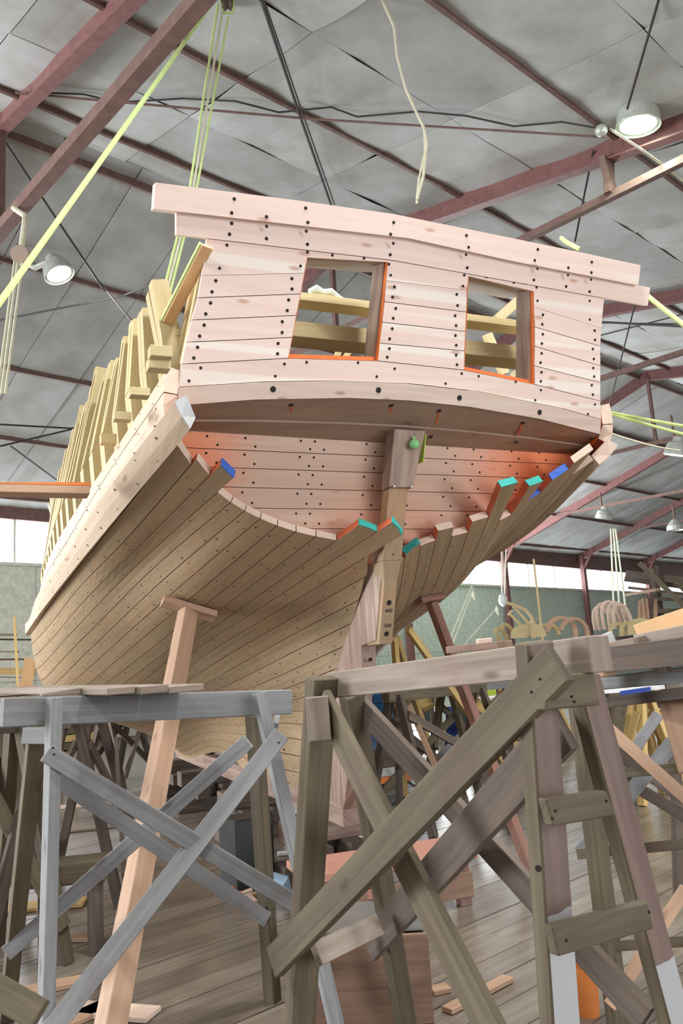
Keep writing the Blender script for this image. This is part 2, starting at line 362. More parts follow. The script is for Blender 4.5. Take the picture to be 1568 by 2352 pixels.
for d in (9.4, 7.0, 4.43, 1.9, 10.25, 12.4, 14.9, 17.1, 19.4):
    zf = ZN if d < 10 else ZF; th = .14 if d == 10.25 else .10
    m = MB(); pts = [P3(k, d, zf(k, d) - (.0 if d < 9 else .03) + random.uniform(-.015, .015)) for k in np.arange(-6, 52, 1.47)]
    for a, b in zip(pts[:-1], pts[1:]): m.bar(a, b, .05, th, ZZ)
    m.build('purlin', 'steel_brown', ceiling)
KT = [-2.36, 3.51, 9.38, 15.25, 21.12, 27.0, 32.9, 38.8, 44.6]
TZ = [7.5, 7.47, 7.41, 7.12, 6.93, 6.5, 6.3, 6.1, 5.9]
for k, tz in zip(KT, TZ):
    for side, (d0, d1) in enumerate(((-9, 10.05), (9.95, 19.9))):
        zf = ZN if side == 0 else ZF; m = MB(); a, b = P3(k, d0, zf(k, d0) - .12), P3(k, d1, zf(k, d1) - .12)
        m.bar(a, b, .02, .34, ZZ); up = ZZ * .17
        m.bar(a - up, b - up, .16, .025, ZZ); m.bar(a + up, b + up, .16, .025, ZZ); m.build('rafter', 'steel_red', ceiling)
    dn = 10 - (ZR(k) - tz) / .173; df = 10 + (ZR(k) - tz) / .335; w = .15 if k < 4 else .10
    one_bar('tie_beam', P3(k, dn, tz), P3(k, df, tz), w, w, 'steel_brown', ceiling, ZZ, bevel=0)
    one_bar('hanger_post', P3(k, 10, ZR(k) - .2), P3(k, 10, tz), .08, .08, 'steel_brown', ceiling, BN, bevel=0)
    if k > 4:
        m = MB(); m.bar(P3(k, 4.6, ZN(k, 4.6) - .28), P3(k, 4.6, tz), .10, .1, BN); m.bar(P3(k, 4.6, tz + .35), P3(k, 4.6, tz + .02), .09, .09, BN, w1=.22)
        m.bar(P3(k, 4.6, ZN(k, 4.6) - .26), P3(k, 4.6, ZN(k, 4.6) - .6), .26, .09, BN, w1=.1); m.build('hanger_post', 'steel_brown', ceiling)
def cable(pts, r, mat='cable_black', name='conduit'):
    m = MB(); m.tube(pts, r, 5); return m.build(name, mat, ceiling, smooth=True)
cable([near_pt(600, 0, .25), near_pt(690, 270, .2), near_pt(760, 470, .2)], .018); cable([near_pt(606, 0, .12), near_pt(698, 270, .1), near_pt(768, 470, .1)], .01)
cable([near_pt(35, 213, .2), near_pt(700, 272, .2), near_pt(1390, 315, .3)], .016, 'steel_brown')
cable([near_pt(60, 212, .12), near_pt(190, 216, .08), near_pt(270, 235, .1), near_pt(420, 226, .05), near_pt(540, 232, .1), near_pt(640, 258, .12), near_pt(760, 246, .05), near_pt(820, 268, .12), near_pt(960, 256, .06), near_pt(1070, 266, .1), near_pt(1180, 290, .1), near_pt(1290, 280, .1), near_pt(1375, 295, .2)], .013)
cable([truss_pt(13, 328, 3.6), at(241, 669, 11.5)], .018); cable([at(0, 735, 12.5), at(280, 680, 12), at(345, 655, 11.7)], .016); cable([at(230, 650, 12.), at(330, 770, 11.4)], .016)
cable([at(0, 975, 14.5), at(180, 985, 15.5)], .018); cable([at(0, 1025, 14.5), at(190, 980, 16)], .018); cable([at(25, 1025, 14), at(140, 1110, 18)], .018)
cable([at(1383, 740, 13), at(1568, 750, 12)], .02); cable([at(1383, 742, 13), at(1568, 744, 12)], .012); cable([at(1380, 770, 16), at(1568, 722, 14)], .014)
cable([truss_pt(1363, 1072, 21.1), at(1460, 690, 14.5)], .016); cable([at(1440, 250, 8.5), at(1512, 0, 7.0)], .014); cable([at(1320, 555, 11), at(1362, 345, 9.8)], .014)
# lamps
def bay_lamp(p, axis, size, glow, label, power, color):
    t = thing('bay_lamp', label, 'lamp', 'high bay lamps under the roof'); p = np.asarray(p, float); axis = unit(axis)
    m = MB(); m.lathe(p, axis, [(size * .98, 0), (size, .03 * size), (size * .93, .5 * size), (size * .78, .95 * size), (size * .45, 1.15 * size), (size * .4, 1.5 * size), (.01, 1.55 * size)], 24); m.build('lamp_shade', 'lamp_shade', t, smooth=True)
    m = MB(); m.lathe(p, axis, [(size * .97, .02), (size * .80, .08 * size), (size * .78, .30 * size)], 24); m.build('reflector', 'lamp_shade', t, smooth=True)
    m = MB(); m.lathe(p + axis * size * .08, axis, [(.005, 0), (size * .5, -.01), (size * .78, .04)], 20); m.build('lens', glow, t, smooth=True)
    l = bpy.data.lights.new('lamp_light', 'SPOT'); l.energy = power; l.color = color; l.spot_size = 2.7; l.spot_blend = .6; l.shadow_soft_size = size * .6
    o = bpy.data.objects.new('lamp_light', l); COL.objects.link(o); o.location = p - axis * .06; o.rotation_euler = Vector(-axis).to_track_quat('-Z', 'Z').to_euler(); o.parent = t
    return t
lp = at(1465, 291, 9.0)
t = bay_lamp(lp, ZZ + BN * .12, .27, 'lamp_glow_green', 'large round lamp glowing green white, hung below the roof at the upper right', 120, (.80, 1, .82))
m = MB(); m.lathe(at(1380, 300, 9.05), -unit(at(1380, 300, 9.05) - EYE), [(.005, .07), (.06, .05), (.078, 0), (.078, -.12)], 16); m.build('ballast_box', 'lamp_shade', t, smooth=True)
m = MB(); m.tube([at(1400, 296, 9.05), at(1440, 322, 8.95), at(1475, 345, 9.0), at(1530, 385, 9.3), at(1568, 415, 9.5)], .016, 6); m.build('lamp_cord', 'rope_beige', t, smooth=True)
m = MB(); m.tube([lp + ZZ * .42, lp + ZZ * .62], .03, 6); m.build('mounting_pipe', 'steel_red', t)
lp = at(137, 632, 11.6)
t = bay_lamp(lp, ZZ + BN * -.35 + BW * -.25, .235, 'lamp_glow_white', 'white lamp glowing on a bracket left of the boat stern', 200, (1, 1, .92))
m = MB(); m.tube([lp + ZZ * .3, at(80, 615, 11.8), at(40, 596, 11.9)], .045, 8); m.build('bracket_arm', 'lamp_shade', t, smooth=True)
m = MB(); m.tube([at(40, 560, 11.9), at(40, 600, 11.9), at(62, 607, 11.85)], .02, 6); m.build('mounting_pipe', 'steel_brown', t)
lp = at(1553, 1046, 19.0); t = bay_lamp(lp, ZZ + BN * .3, .30, 'lamp_glow_green', 'green lit lamp at the right edge above the wires', 200, (.8, 1, .8))
m = MB(); m.tube([lp + ZZ * .4, lp + ZZ * 1.0], .03, 6); m.build('mounting_pipe', 'steel_brown', t)
lp = at(1385, 1192, 26.5); t = bay_lamp(lp, ZZ + BN * .3, .27, 'lamp_glow_green', 'small far green lamp over the window wall', 150, (.8, 1, .8))
m = MB(); m.tube([lp + ZZ * .4, lp + ZZ * .9], .03, 6); m.build('mounting_pipe', 'steel_brown', t)
lp = at(1552, 1218, 27); t = thing('bay_lamp', 'unlit grey lamp with a shade, far right under the roof', 'lamp', 'high bay lamps under the roof')
m = MB(); m.lathe(lp, ZZ, [(.3, 0), (.28, .15), (.12, .35), (.01, .4)], 16); m.build('lamp_shade', 'lamp_shade', t, smooth=True)
m = MB(); m.tube([lp + ZZ * .38, lp + ZZ * .9], .03, 6); m.build('mounting_pipe', 'steel_brown', t)

# ------------------------------------------------------------------ the boat
# boat axes: BT athwart (to starboard), BB forward; u, s, z measured from a point on the floor below the transom
BR = math.radians(66); BT = np.array([math.sin(BR), math.cos(BR), 0]); BB = np.array([-math.cos(BR), math.sin(BR), 0]); BO = np.array([.533, 5.065, 0])
def HB(u, s, z): return BO + BT * u + BB * s + ZZ * z
# lofted hull: rows follow the plank seams from sheer (0) to keel (27), columns run from stern to stem; (u, s, z)
GRID = np.array([[[-1.607,-0.005,3.433],[-1.821,1.112,3.108],[-1.977,2.414,2.886],[-2.023,3.903,2.751],[-2.007,5.392,2.619],[-1.91,6.881,2.894],[-1.304,8.183,3.441],[-0.555,8.928,3.809],[-0.06,9.3,4.0]],[[-1.619,0.067,3.141],[-1.814,1.175,2.88],[-1.939,2.468,2.653],[-2.048,3.945,2.487],[-2.048,5.422,2.352],[-1.973,6.899,2.638],[-1.293,8.192,3.186],[-0.539,8.931,3.545],[-0.06,9.3,3.733]],[[-1.477,0.24,2.977],[-1.698,1.327,2.684],[-1.859,2.594,2.492],[-1.99,4.043,2.278],[-2.054,5.492,2.171],[-1.929,6.941,2.422],[-1.296,8.208,2.995],[-0.55,8.933,3.357],[-0.06,9.295,3.528]],[[-1.217,0.47,2.804],[-1.462,1.525,2.559],[-1.693,2.757,2.277],[-1.88,4.164,2.004],[-1.992,5.571,1.811],[-1.842,6.978,2.08],[-1.155,8.209,2.61],[-0.478,8.913,2.975],[-0.06,9.265,3.167]],[[-0.925,0.53,2.649],[-1.238,1.569,2.315],[-1.415,2.782,2.06],[-1.642,4.168,1.737],[-1.825,5.553,1.484],[-1.665,6.939,1.717],[-1.038,8.152,2.198],[-0.431,8.845,2.542],[-0.06,9.191,2.733]],[[-0.527,0.57,2.538],[-0.874,1.59,2.176],[-1.09,2.781,1.881],[-1.335,4.141,1.556],[-1.541,5.501,1.343],[-1.444,6.862,1.442],[-0.916,8.052,1.817],[-0.388,8.732,2.125],[-0.06,9.072,2.3]],[[-0.159,0.62,2.392],[-0.549,1.616,2.07],[-0.819,2.777,1.779],[-1.025,4.104,1.434],[-1.219,5.432,1.22],[-1.183,6.759,1.223],[-0.765,7.921,1.476],[-0.33,8.585,1.741],[-0.06,8.916,1.906]],[[-0.072,0.95,2.129],[-0.366,1.89,1.879],[-0.639,2.986,1.599],[-0.842,4.239,1.363],[-1.004,5.492,1.153],[-0.988,6.745,1.087],[-0.641,7.841,1.267],[-0.282,8.468,1.495],[-0.06,8.781,1.644]],[[-0.059,1.45,1.647],[-0.222,2.297,1.484],[-0.387,3.286,1.358],[-0.57,4.416,1.238],[-0.677,5.545,1.054],[-0.655,6.675,0.91],[-0.439,7.664,0.982],[-0.207,8.228,1.139],[-0.06,8.511,1.25]],[[-0.061,1.9,1.175],[-0.051,2.659,1.171],[-0.194,3.544,1.124],[-0.309,4.555,1.079],[-0.36,5.567,0.924],[-0.326,6.578,0.743],[-0.215,7.463,0.745],[-0.118,7.969,0.862],[-0.06,8.222,0.954]],[[-0.056,2.185,0.845],[-0.088,2.865,0.837],[-0.115,3.658,0.836],[-0.136,4.565,0.859],[-0.141,5.472,0.789],[-0.123,6.378,0.63],[-0.089,7.171,0.581],[-0.069,7.625,0.646],[-0.06,7.851,0.708]],[[-0.043,2.45,0.611],[-0.12,3.04,0.642],[-0.122,3.728,0.634],[-0.055,4.515,0.7],[-0.049,5.301,0.707],[-0.055,6.088,0.591],[-0.073,6.776,0.517],[-0.069,7.169,0.534],[-0.06,7.366,0.56]]])
for _c, _d in ((5, .27), (6, .70), (7, .95), (8, 1.05)): GRID[:, _c, 2] -= _d * np.clip(1 - np.array([0, 2, 3.5, 6, 9, 12, 15, 17, 20, 23, 25.5, 27.0]) / 18, 0, 1)     # keep the bow's sheer low
ROWV = np.array([0, 2, 3.5, 6, 9, 12, 15, 17, 20, 23, 25.5, 27.0]); COLW = np.array([0, .12, .26, .42, .58, .74, .88, .96, 1.0])
def natspline(xk):
    n = len(xk); h = np.diff(xk); A = np.zeros((n, n)); R = np.zeros((n, n)); A[0, 0] = A[-1, -1] = 1
    for i in range(1, n - 1):
        A[i, i - 1] = h[i - 1]; A[i, i] = 2 * (h[i - 1] + h[i]); A[i, i + 1] = h[i]
        R[i, i - 1] = 6 / h[i - 1]; R[i, i] = -6 / h[i - 1] - 6 / h[i]; R[i, i + 1] = 6 / h[i]
    D = np.linalg.solve(A, R)
    def B(x):
        x = np.atleast_1d(np.asarray(x, float)); i = np.clip(np.searchsorted(xk, x) - 1, 0, n - 2); hh = h[i]
        a = (xk[i + 1] - x) / hh; b = 1 - a; o = np.zeros((len(x), n)); r = np.arange(len(x))
        o[r, i] += a; o[r, i + 1] += b
        return o + ((a ** 3 - a) * hh ** 2 / 6)[:, None] * D[i] + ((b ** 3 - b) * hh ** 2 / 6)[:, None] * D[i + 1]
    return B
SPV, SPW = natspline(ROWV), natspline(COLW)
def hull(v, w):
    """(len v, len w, 3) points in u, s, z on the port side"""
    return np.einsum('ai,ijk,bj->abk', SPV(v), GRID, SPW(w))
def hull_n(v, w):
    v = np.atleast_1d(v); w = np.atleast_1d(w); e = .004
    dv = hull(np.clip(v + .1, 0, 27), w) - hull(np.clip(v - .1, 0, 27), w); dw = hull(v, np.clip(w + e, 0, 1)) - hull(v, np.clip(w - e, 0, 1))
    n = np.cross(dv, dw); n /= np.linalg.norm(n, axis=2, keepdims=True) + 1e-9
    s = np.sign(-n[..., 0] - .35 * n[..., 2]); s[s == 0] = 1
    return n * s[..., None]
def side(P, sg):
    P = np.array(P); P[..., 0] *= -sg; return BO + P[..., 0:1] * BT + P[..., 1:2] * BB + P[..., 2:3] * ZZ
boat = thing('boat_hull', 'unfinished wooden sailing ship hull with square transom, raised on blocks and shores', 'boat')
WS = np.concatenate([np.linspace(0, .1, 6)[:-1], np.linspace(.1, 1, 38)])
EXT = {-1: {2: .24, 4: .07, 5: .21, 13: .22, 14: .36, 15: .02},
       1: {2: .05, 3: .05, 4: .42, 5: .33, 6: .12, 7: .44, 9: .55, 10: .15, 12: .14, 14: .05}}
CAP = {(-1, 5): 'blue_paint', (-1, 2): 'white_paint', (-1, 13): 'teal_paint', (-1, 14): 'teal_paint', (1, 14): 'teal_paint', (1, 9): 'teal_paint', (1, 7): 'teal_paint', (1, 6): 'blue_paint', (1, 5): 'blue_paint'}
for sg in (-1, 1):
    for k in range(27):
        v = np.array([k + .022, k + .5, k + .978]); P = hull(v, WS); Nn = hull_n(v, WS)
        ext = EXT[sg].get(k, 0)
        if ext:
            q = hull(v, [0.0, .025]); dr = q[:, 0] - q[:, 1]; dr /= np.linalg.norm(dr, axis=1, keepdims=True)
            P = np.concatenate([(P[:, 0] + dr * ext)[:, None], P], 1); Nn = np.concatenate([Nn[:, :1], Nn], 1)
        out, thk = (.055, .08) if k == 2 else ((0, .085) if k < 2 else (0, .052))
        Pin = Nn; A = side(P + Nn * out, sg); B = side(P - Nn * (.035 if k == 2 else thk), sg)
        m = MB(); n = A.shape[1]; L = np.concatenate([[0], np.cumsum(np.linalg.norm(np.diff(A[1], axis=0), axis=1))])
        for i in range(n - 1):
            for r in (0, 1):
                m.face([A[r, i], A[r, i + 1], A[r + 1, i + 1], A[r + 1, i]], [(L[i], r * .065), (L[i + 1], r * .065), (L[i + 1], r * .065 + .065), (L[i], r * .065 + .065)], 0)
            m.face([B[0, i], B[2, i], B[2, i + 1], B[0, i + 1]], [(0, 0)] * 4, 2)
            m.face([A[0, i], B[0, i], B[0, i + 1], A[0, i + 1]], [(0, 0)] * 4, 0 if k == 2 else (1 if ext and i == 0 else 4))
            m.face([A[2, i], A[2, i + 1], B[2, i + 1], B[2, i]], [(L[i], 0), (L[i + 1], 0), (L[i + 1], .05), (L[i], .05)], 0 if k == 2 else (1 if ext and i == 0 else 4))
        m.face([A[0, 0], A[1, 0], A[2, 0], B[2, 0], B[0, 0]], [(0, 0), (.02, 0), (.04, 0), (.04, .03), (0, .03)], 3)
        m.face([A[0, -1], B[0, -1], B[2, -1], A[2, -1]], [(0, 0)] * 4, 3)
        pl = m.build('hull_plank', ['wale_wood' if k < 3 else 'hull_wood', 'red_lead', 'orange_paint', 'pale_end', 'seam_edge'], boat)
        if (sg, k) in CAP:
            c = MB(); dd = unit(A[1, 0] - A[1, 1]) * .010; c.prism([A[0, 0] - dd * .2, A[1, 0] - dd * .2, A[2, 0] - dd * .2, B[2, 0] - dd * .2, B[0, 0] - dd * .2], dd, BT, ZZ)
            e = c.build('painted_end', CAP[(sg, k)], pl); e['label'] = 'painted plank end'
# added unseen skin inside, so that no light runs through the seams
vv = np.linspace(0, 27, 28); ww = np.concatenate([[.012], np.linspace(.05, 1, 24)]); P = hull(vv, ww) - hull_n(vv, ww) * .062; P[..., 0] = np.minimum(P[..., 0], -.01)
for sg in (-1, 1):
    A = side(P, sg); m = MB()
    for i in range(27):
        for j in range(len(ww) - 1): m.face([A[i, j], A[i + 1, j], A[i + 1, j + 1], A[i, j + 1]], [(j, i), (j, i + 1), (j + 1, i + 1), (j + 1, i)])
    m.build('hull_light_block', 'dark_wood', boat)
# nail heads in frame lines
m = MB()
for sg in (-1, 1):
    for k in range(27):
        for jw, w in enumerate(np.concatenate([[.012], np.arange(.045, .8, .04)])):
            for dv in (.22, .78):
                vq = k + dv + random.uniform(-.05, .05); wq = w + random.uniform(-.003, .003) + (.006 if dv > .5 else 0)
                p = hull([vq], [wq]); nn = hull_n([vq], [wq]); q = side(p + nn * (.0565 if k == 2 else .0015), sg)[0, 0]; n2 = side(nn, sg)[0, 0] - BO
                m.disc(q, n2, random.choice((.0055, .007, .0095)), 6)
m.build('nail_head', 'nail_dark', boat, stuff=True)
# keel, stem, sternpost and rudder post
def cprism(poly, half, name, mat, u0=0.0):
    m = MB(); m.prism([HB(u0 - half, s, z) for s, z in poly], BT * 2 * half, *((BB, ZZ) if name == 'keel' else (ZZ, BB))); return m.build(name, mat, boat, bevel=.004)
cprism([(1.50, .47), (7.4, .47), (7.6, .62), (2.4, .68), (1.5, .62)], .065, 'keel', 'oak_wood')
cprism([(7.35, .47), (8.3, .85), (8.95, 1.5), (9.38, 2.4), (9.45, 3.1), (9.25, 3.1), (9.2, 2.4), (8.75, 1.55), (8.1, .98), (7.3, .62)], .06, 'stem', 'oak_wood')
cprism([(.74, 1.83), (.985, 1.80), (1.0, 1.62), (1.56, .47), (2.7, .5), (2.55, .72), (2.15, 1.2), (1.5, 1.78), (1.0, 2.27), (.72, 2.48), (.50, 2.48)], .058, 'sternpost', 'oak_wood')
def postline(z): return .22 + (3.17 - z) * .352
cprism([(postline(2.84), 2.84), (postline(2.36), 2.36), (postline(2.36) + .1, 2.36), (postline(2.84) + .1, 2.84)], .072, 'rudder_post', 'hull_wood')
m = MB(); a, bq = 2.36, 2.22
m.hexa([HB(-.072, postline(a), a), HB(.072, postline(a), a), HB(.072, postline(a) + .16, a), HB(-.072, postline(a) + .16, a)], [HB(-.050, postline(bq), bq), HB(.050, postline(bq), bq), HB(.050, postline(bq) + .16, bq), HB(-.050, postline(bq) + .16, bq)])
m.hexa([HB(-.050, postline(bq), bq), HB(.050, postline(bq), bq), HB(.050, postline(bq) + .16, bq), HB(-.050, postline(bq) + .16, bq)], [HB(-.050, postline(1.8), 1.8), HB(.050, postline(1.8), 1.8), HB(.050, postline(1.8) + .2, 1.8), HB(-.050, postline(1.8) + .2, 1.8)])
post = m.build('rudder_post', 'hull_wood', boat, bevel=.004)
m = MB(); z0, z1 = 2.83, 3.2
m.hexa([HB(-.085, postline(z0) - .03, z0), HB(.095, postline(z0) - .03, z0), HB(.095, postline(z0) + .09, z0), HB(-.085, postline(z0) + .09, z0)], [HB(-.075, postline(z1) - .02, z1), HB(.16, postline(z1) - .02, z1), HB(.16, postline(z1) + .12, z1), HB(-.075, postline(z1) + .12, z1)])
head = m.build('post_head', 'oak_wood', boat, bevel=.004)  # darker wood stands in for the shadow on the head
m = MB(); m.prism([HB(.163, postline(z) - ds, z) for z, ds in ((3.18, .02), (3.0, .02))] + [HB(.140, postline(z) + .08, z) for z in (3.0, 3.18)], BT * .004, BB, ZZ); m.build('lime_light_patch', 'green_machine', head)['label'] = 'lime green light painted on the post head'  # lime light on the side face, painted as a flat patch
m = MB()
for u, z in ((-.06, 2.86), (.07, 2.86)): m.tube([HB(u, postline(z) - .05, z - .03), HB(u, postline(z) - .02, z - .03)], .007, 6)
m.build('nail_head', 'steel', head)
m = MB()
for z, r in ((2.08, .019), (1.87, .019)): m.disc(HB(0, postline(z) - .0015, z), -BB * .94 - ZZ * .33, r, 14)
for z, r in ((2.62, .006), (2.40, .006)): m.disc(HB(0, postline(z) - .0015, z), -BB * .94 - ZZ * .33, r, 8)
m.build('bolt_hole', 'hole_black', boat, stuff=True)
m = MB()
for z, u, r in ((1.70, -.01, .017), (1.58, .0, .017), (1.46, -.02, .019)): m.disc(HB(u, 1.0 + (1.62 - z) * .487 - .014, z), -BB * .9 - ZZ * .43, r, 12)
m.build('bolt_hole', 'hole_black', boat, stuff=True)
for txt, z in (('400', 2.025), ('500', 1.925)):
    cu = bpy.data.curves.new('number_mark', 'FONT'); cu.body = txt; cu.size = .036; cu.align_x = 'CENTER'; cu.align_y = 'CENTER'; cu.extrude = .0004; cu.shear = .15; cu.space_character = 1.1
    tmp = bpy.data.objects.new('tmp', cu); COL.objects.link(tmp); bpy.context.view_layer.update(); me = bpy.data.meshes.new_from_object(tmp); bpy.data.objects.remove(tmp); o = bpy.data.objects.new('number_mark', me); COL.objects.link(o); me.materials.clear(); me.materials.append(MATS['hole_black']); nn = unit(-BB * .943 - ZZ * .332); yy = unit(ZZ - nn * (ZZ @ nn)); xx = np.cross(yy, nn); p = HB(0, postline(z) - .0025, z)
    o.matrix_world = Matrix(((xx[0], yy[0], nn[0], p[0]), (xx[1], yy[1], nn[1], p[1]), (xx[2], yy[2], nn[2], p[2]), (0, 0, 0, 1))); o.parent = boat; o['label'] = 'hand written number ' + txt
# upper transom, a plane leaning aft by 20 degrees
RK = math.radians(20); TN = BB * math.cos(RK) + ZZ * math.sin(RK); TU = ZZ * math.cos(RK) - BB * math.sin(RK); T0 = HB(0, 0, 3.374)
def TP(x, y, off=0.0): return onplane(x, y, T0 - TN * off, TN)
def TPL(pts, off=0.0): return [TP(x, y, off) for x, y in pts]
holes = MB()
def tplank(name, top, bot, thick=.032, off=0.0, mat='fresh_wood', gap=.0022, nh=True, extra=None):
    """plank on the transom from its upper and lower edge lines (both left to right)"""
    a = [p - TU * gap for p in TPL(top, off)]; c = [p + TU * gap for p in TPL(bot, off)]
    m = MB(); m.prism(a + c[::-1], TN * (thick + off), BT, TU); o = m.build(name, mat, boat)
    if nh:
        for e, f in ((0, 1), (-1, -1)):
            dx = unit(a[e + f] - a[e]) * random.uniform(.045, .07)
            for q in (.25, .76): holes.disc(a[e] * (1 - q) + c[e] * q + dx * (1 + (1 - q) * .3) - TN * .0015, -TN, .0105, 8)
    return o
Ls = [[(464, 632), (585, 630), (698, 626.5)], [(455, 684), (692, 675)], [(441, 735), (679, 724.5)], [(428, 786), (671, 775)], [(418, 836), (661, 823)]]
Cs = [[(887, 644), (1072, 666)], [(883, 693), (1070, 716.5)], [(878, 740), (1068, 761.5)], [(872, 788), (1066, 806)], [(868, 829), (1065, 850)]]
Rs = [[(1226, 705), (1380, 753)], [(1228, 751), (1378, 795)], [(1228, 795.5), (1378, 840)], [(1227, 840), (1378, 878.6)], [(1228, 883), (1378, 921)]]
r2b = [(475, 547.6), (590, 561), (703, 574.5), (820, 588), (900, 597.5), (1050, 624.5), (1200, 651.5), (1387, 685)]
p0 = TPL(r2b); bot0 = [(464, 632), (585, 630), (698, 626.5), (705, 591), (891, 602), (887, 644), (1072, 666), (1075, 634), (1226, 669), (1226, 705), (1380, 753)]
m = MB(); m.prism([p - TU * .002 for p in p0] + TPL(bot0)[::-1], TN * .032, BT, TU); m.build('transom_plank', 'fresh_wood', boat)
for L_ in (Ls, Cs, Rs):
    for a, c in zip(L_[:-1], L_[1:]): tplank('transom_plank', a, c)
seamB = [(411, 889), (608, 876.5), (761, 874.5), (940, 881), (1098, 899), (1295, 939), (1380, 963)]
tplank('transom_plank', [(418, 836), (661, 823), (868, 829), (1065, 850), (1228, 883), (1378, 921)], seamB, nh=False)
beamB = [(407, 932), (585, 918.5), (799, 914.7), (940, 920.5), (1078, 935), (1236, 962), (1378, 998)]
tplank('transom_beam', seamB, beamB, .13, .012, 'beam_wood', nh=False)
r1t = [(357, 418), (500, 436), (650, 455), (900, 490), (1180, 547), (1330, 578), (1471, 608.5)]; r1b = [(353, 480), (640, 513), (940, 548), (1180, 601), (1330, 630), (1465, 656)]
tplank('taffrail_board', [(405, 480), (640, 508), (940, 542), (1180, 595), (1330, 624), (1493, 660)], [(405, 540)] + r2b[1:-1] + [(1387, 685), (1487, 703)], .034, .012, nh=False)
tplank('taffrail_board', r1t, r1b, .034, .05, nh=False)
for x, y in [(538, 457), (532, 489), (532, 513), (527, 538), (612, 498), (612, 520), (612, 548), (702, 478), (707, 511), (703, 531), (706, 561), (904, 511), (897, 538), (903, 559), (896, 585), (1071, 541), (1076, 568), (1070, 585), (1073, 615), (1235, 573), (1228, 598), (1234, 617), (1226, 643), (1305, 615), (1304, 632), (1300, 658), (1359, 602), (1358, 626), (1357, 642), (1354, 670)]:
    holes.disc(TP(x, y, .053 if y < 480 + (x - 353) * .158 + 4 else .0145), -TN, .0105, 8)
for x, y in [(521, 563), (504, 616), (690, 611), (706, 579), (763, 586), (836, 593), (893, 607), (897, 632), (1066, 632), (1063, 657), (1117, 636), (1180, 649), (1232, 660), (1234, 691), (1354, 691), (1354, 734), (461, 845), (434, 875), (653, 836), (704, 832), (822, 833), (632, 864), (865, 865), (906, 847), (1023, 881), (1060, 858), (1099, 864), (1184, 877), (1242, 896), (1229, 919), (1366, 929), (1350, 951)]:
    holes.disc(TP(x, y, .0015), -TN, .0095, 8)
holes.build('bolt_hole', 'hole_black', boat, stuff=True)
m = MB()
for x, y in ((627, 894), (869, 896), (1055, 914), (1239, 947)): m.disc(TP(x, y, .0135), -TN, .019, 12)
m.build('bolt_hole', 'hole_black', boat, stuff=True)
# window openings: painted edges, then the heavy jambs behind
for (tl, tr, br, bl) in (((705, 591), (891, 602), (868, 829), (661, 823)), ((1075, 634), (1226, 669), (1226, 883), (1065, 850))):
    q = TPL([tl, tr, br, bl]); w = boat
    for a, c, nm in ((q[1], q[2], 'jamb_edge'), (q[2], q[3], 'sill_edge'), (q[3], q[0], 'jamb_edge')):
        inn = (sum(q) / 4 - (a + c) / 2); inn = unit(inn - unit(c - a) * (inn @ unit(c - a))) * .004
        m = MB(); m.prism([a, c, c + inn, a + inn], TN * .034, BT, TU); m.build(nm, 'orange_paint', boat)['label'] = 'orange painted window edge'
    o = TN * .036; m = MB(); m.prism([q[3] + o, q[2] + o, q[2] + o + TU * .026, q[3] + o + TU * .026], TN * .02, BT, TU); m.build('sill_edge', 'orange_paint', boat)['label'] = 'orange painted window sill'
    m = MB(); m.prism([q[3] + o, q[3] + o + BT * .014, q[0] + o + BT * .014, q[0] + o], TN * .02, BT, TU); m.build('jamb_edge', 'orange_paint', boat)['label'] = 'orange painted window edge'
    for a, c, sgn in ((q[1], q[2], 1), (q[0], q[3], -1)):
        o = TN * .034; m = MB(); e = BT * sgn; m.prism([a + o - e * .012 + TU * .04, c + o - e * .012 - TU * .04, c + o + e * .10 - TU * .04, a + o + e * .10 + TU * .04], TN * .16, TU, BT); m.build('jamb_post', 'oak_wood', boat)
    o = TN * .034; m = MB(); m.prism([q[0] + o - BT * .1, q[1] + o + BT * .1, q[1] + o + BT * .1 + TU * .1, q[0] + o - BT * .1 + TU * .1], TN * .46, BT, TU); m.build('window_head', 'hull_wood', boat)
    m = MB(); m.prism([q[3] + o - BT * .1 - TU * .012, q[2] + o + BT * .1 - TU * .012, q[2] + o + BT * .1 - TU * .1, q[3] + o - BT * .1 - TU * .1], TN * .1, BT, TU); m.build('window_sill', 'hull_wood', boat)
# added boards behind the planked fields, which keep light out of the seams
for ps in ([(480, 560), (690, 585), (650, 830), (430, 880)], [(905, 610), (1060, 640), (1050, 900), (885, 870)], [(1240, 690), (1370, 715), (1362, 945), (1240, 925)]):
    m = MB(); m.prism([TP(x, y) + TN * .036 for x, y in ps], TN * .03, BT, TU); m.build('seam_light_block', 'dark_wood', boat)
# counter under the transom: two timbers sloping down to the lower transom
def LPs(z): return .415 + (3.17 - z) * .354
LN = unit(BB * 1 + ZZ * .354); LU = unit(ZZ - BB * .354); L0 = HB(0, .415, 3.17)
def LP(x, y, off=0.0): return onplane(x, y, L0 - LN * off, LN)
ob = TPL(beamB, .0); a0, a1 = LP(428, 985), LP(1347, 1042); ib = [a0 + (a1 - a0) * (((p - ob[0]) @ BT) / ((ob[-1] - ob[0]) @ BT)) for p in ob]
def ruled(name, A, B, up, mat, r0=0, r1=1):
    m = MB()
    for i in range(len(A) - 1):
        q = [A[i] + (B[i] - A[i]) * r0, A[i + 1] + (B[i + 1] - A[i + 1]) * r0, A[i + 1] + (B[i + 1] - A[i + 1]) * r1, A[i] + (B[i] - A[i]) * r1]
        m.prism(q, up, BT, BB)
    return m.build(name, mat, boat)
ruled('counter_timber', ob, ib, ZZ * .06, 'counter_wood', .0, .57); ruled('counter_timber', [p - ZZ * .012 for p in ob], [p - ZZ * .012 for p in ib], ZZ * .06, 'counter_wood', .578, 1)
m = MB(); st = MB()
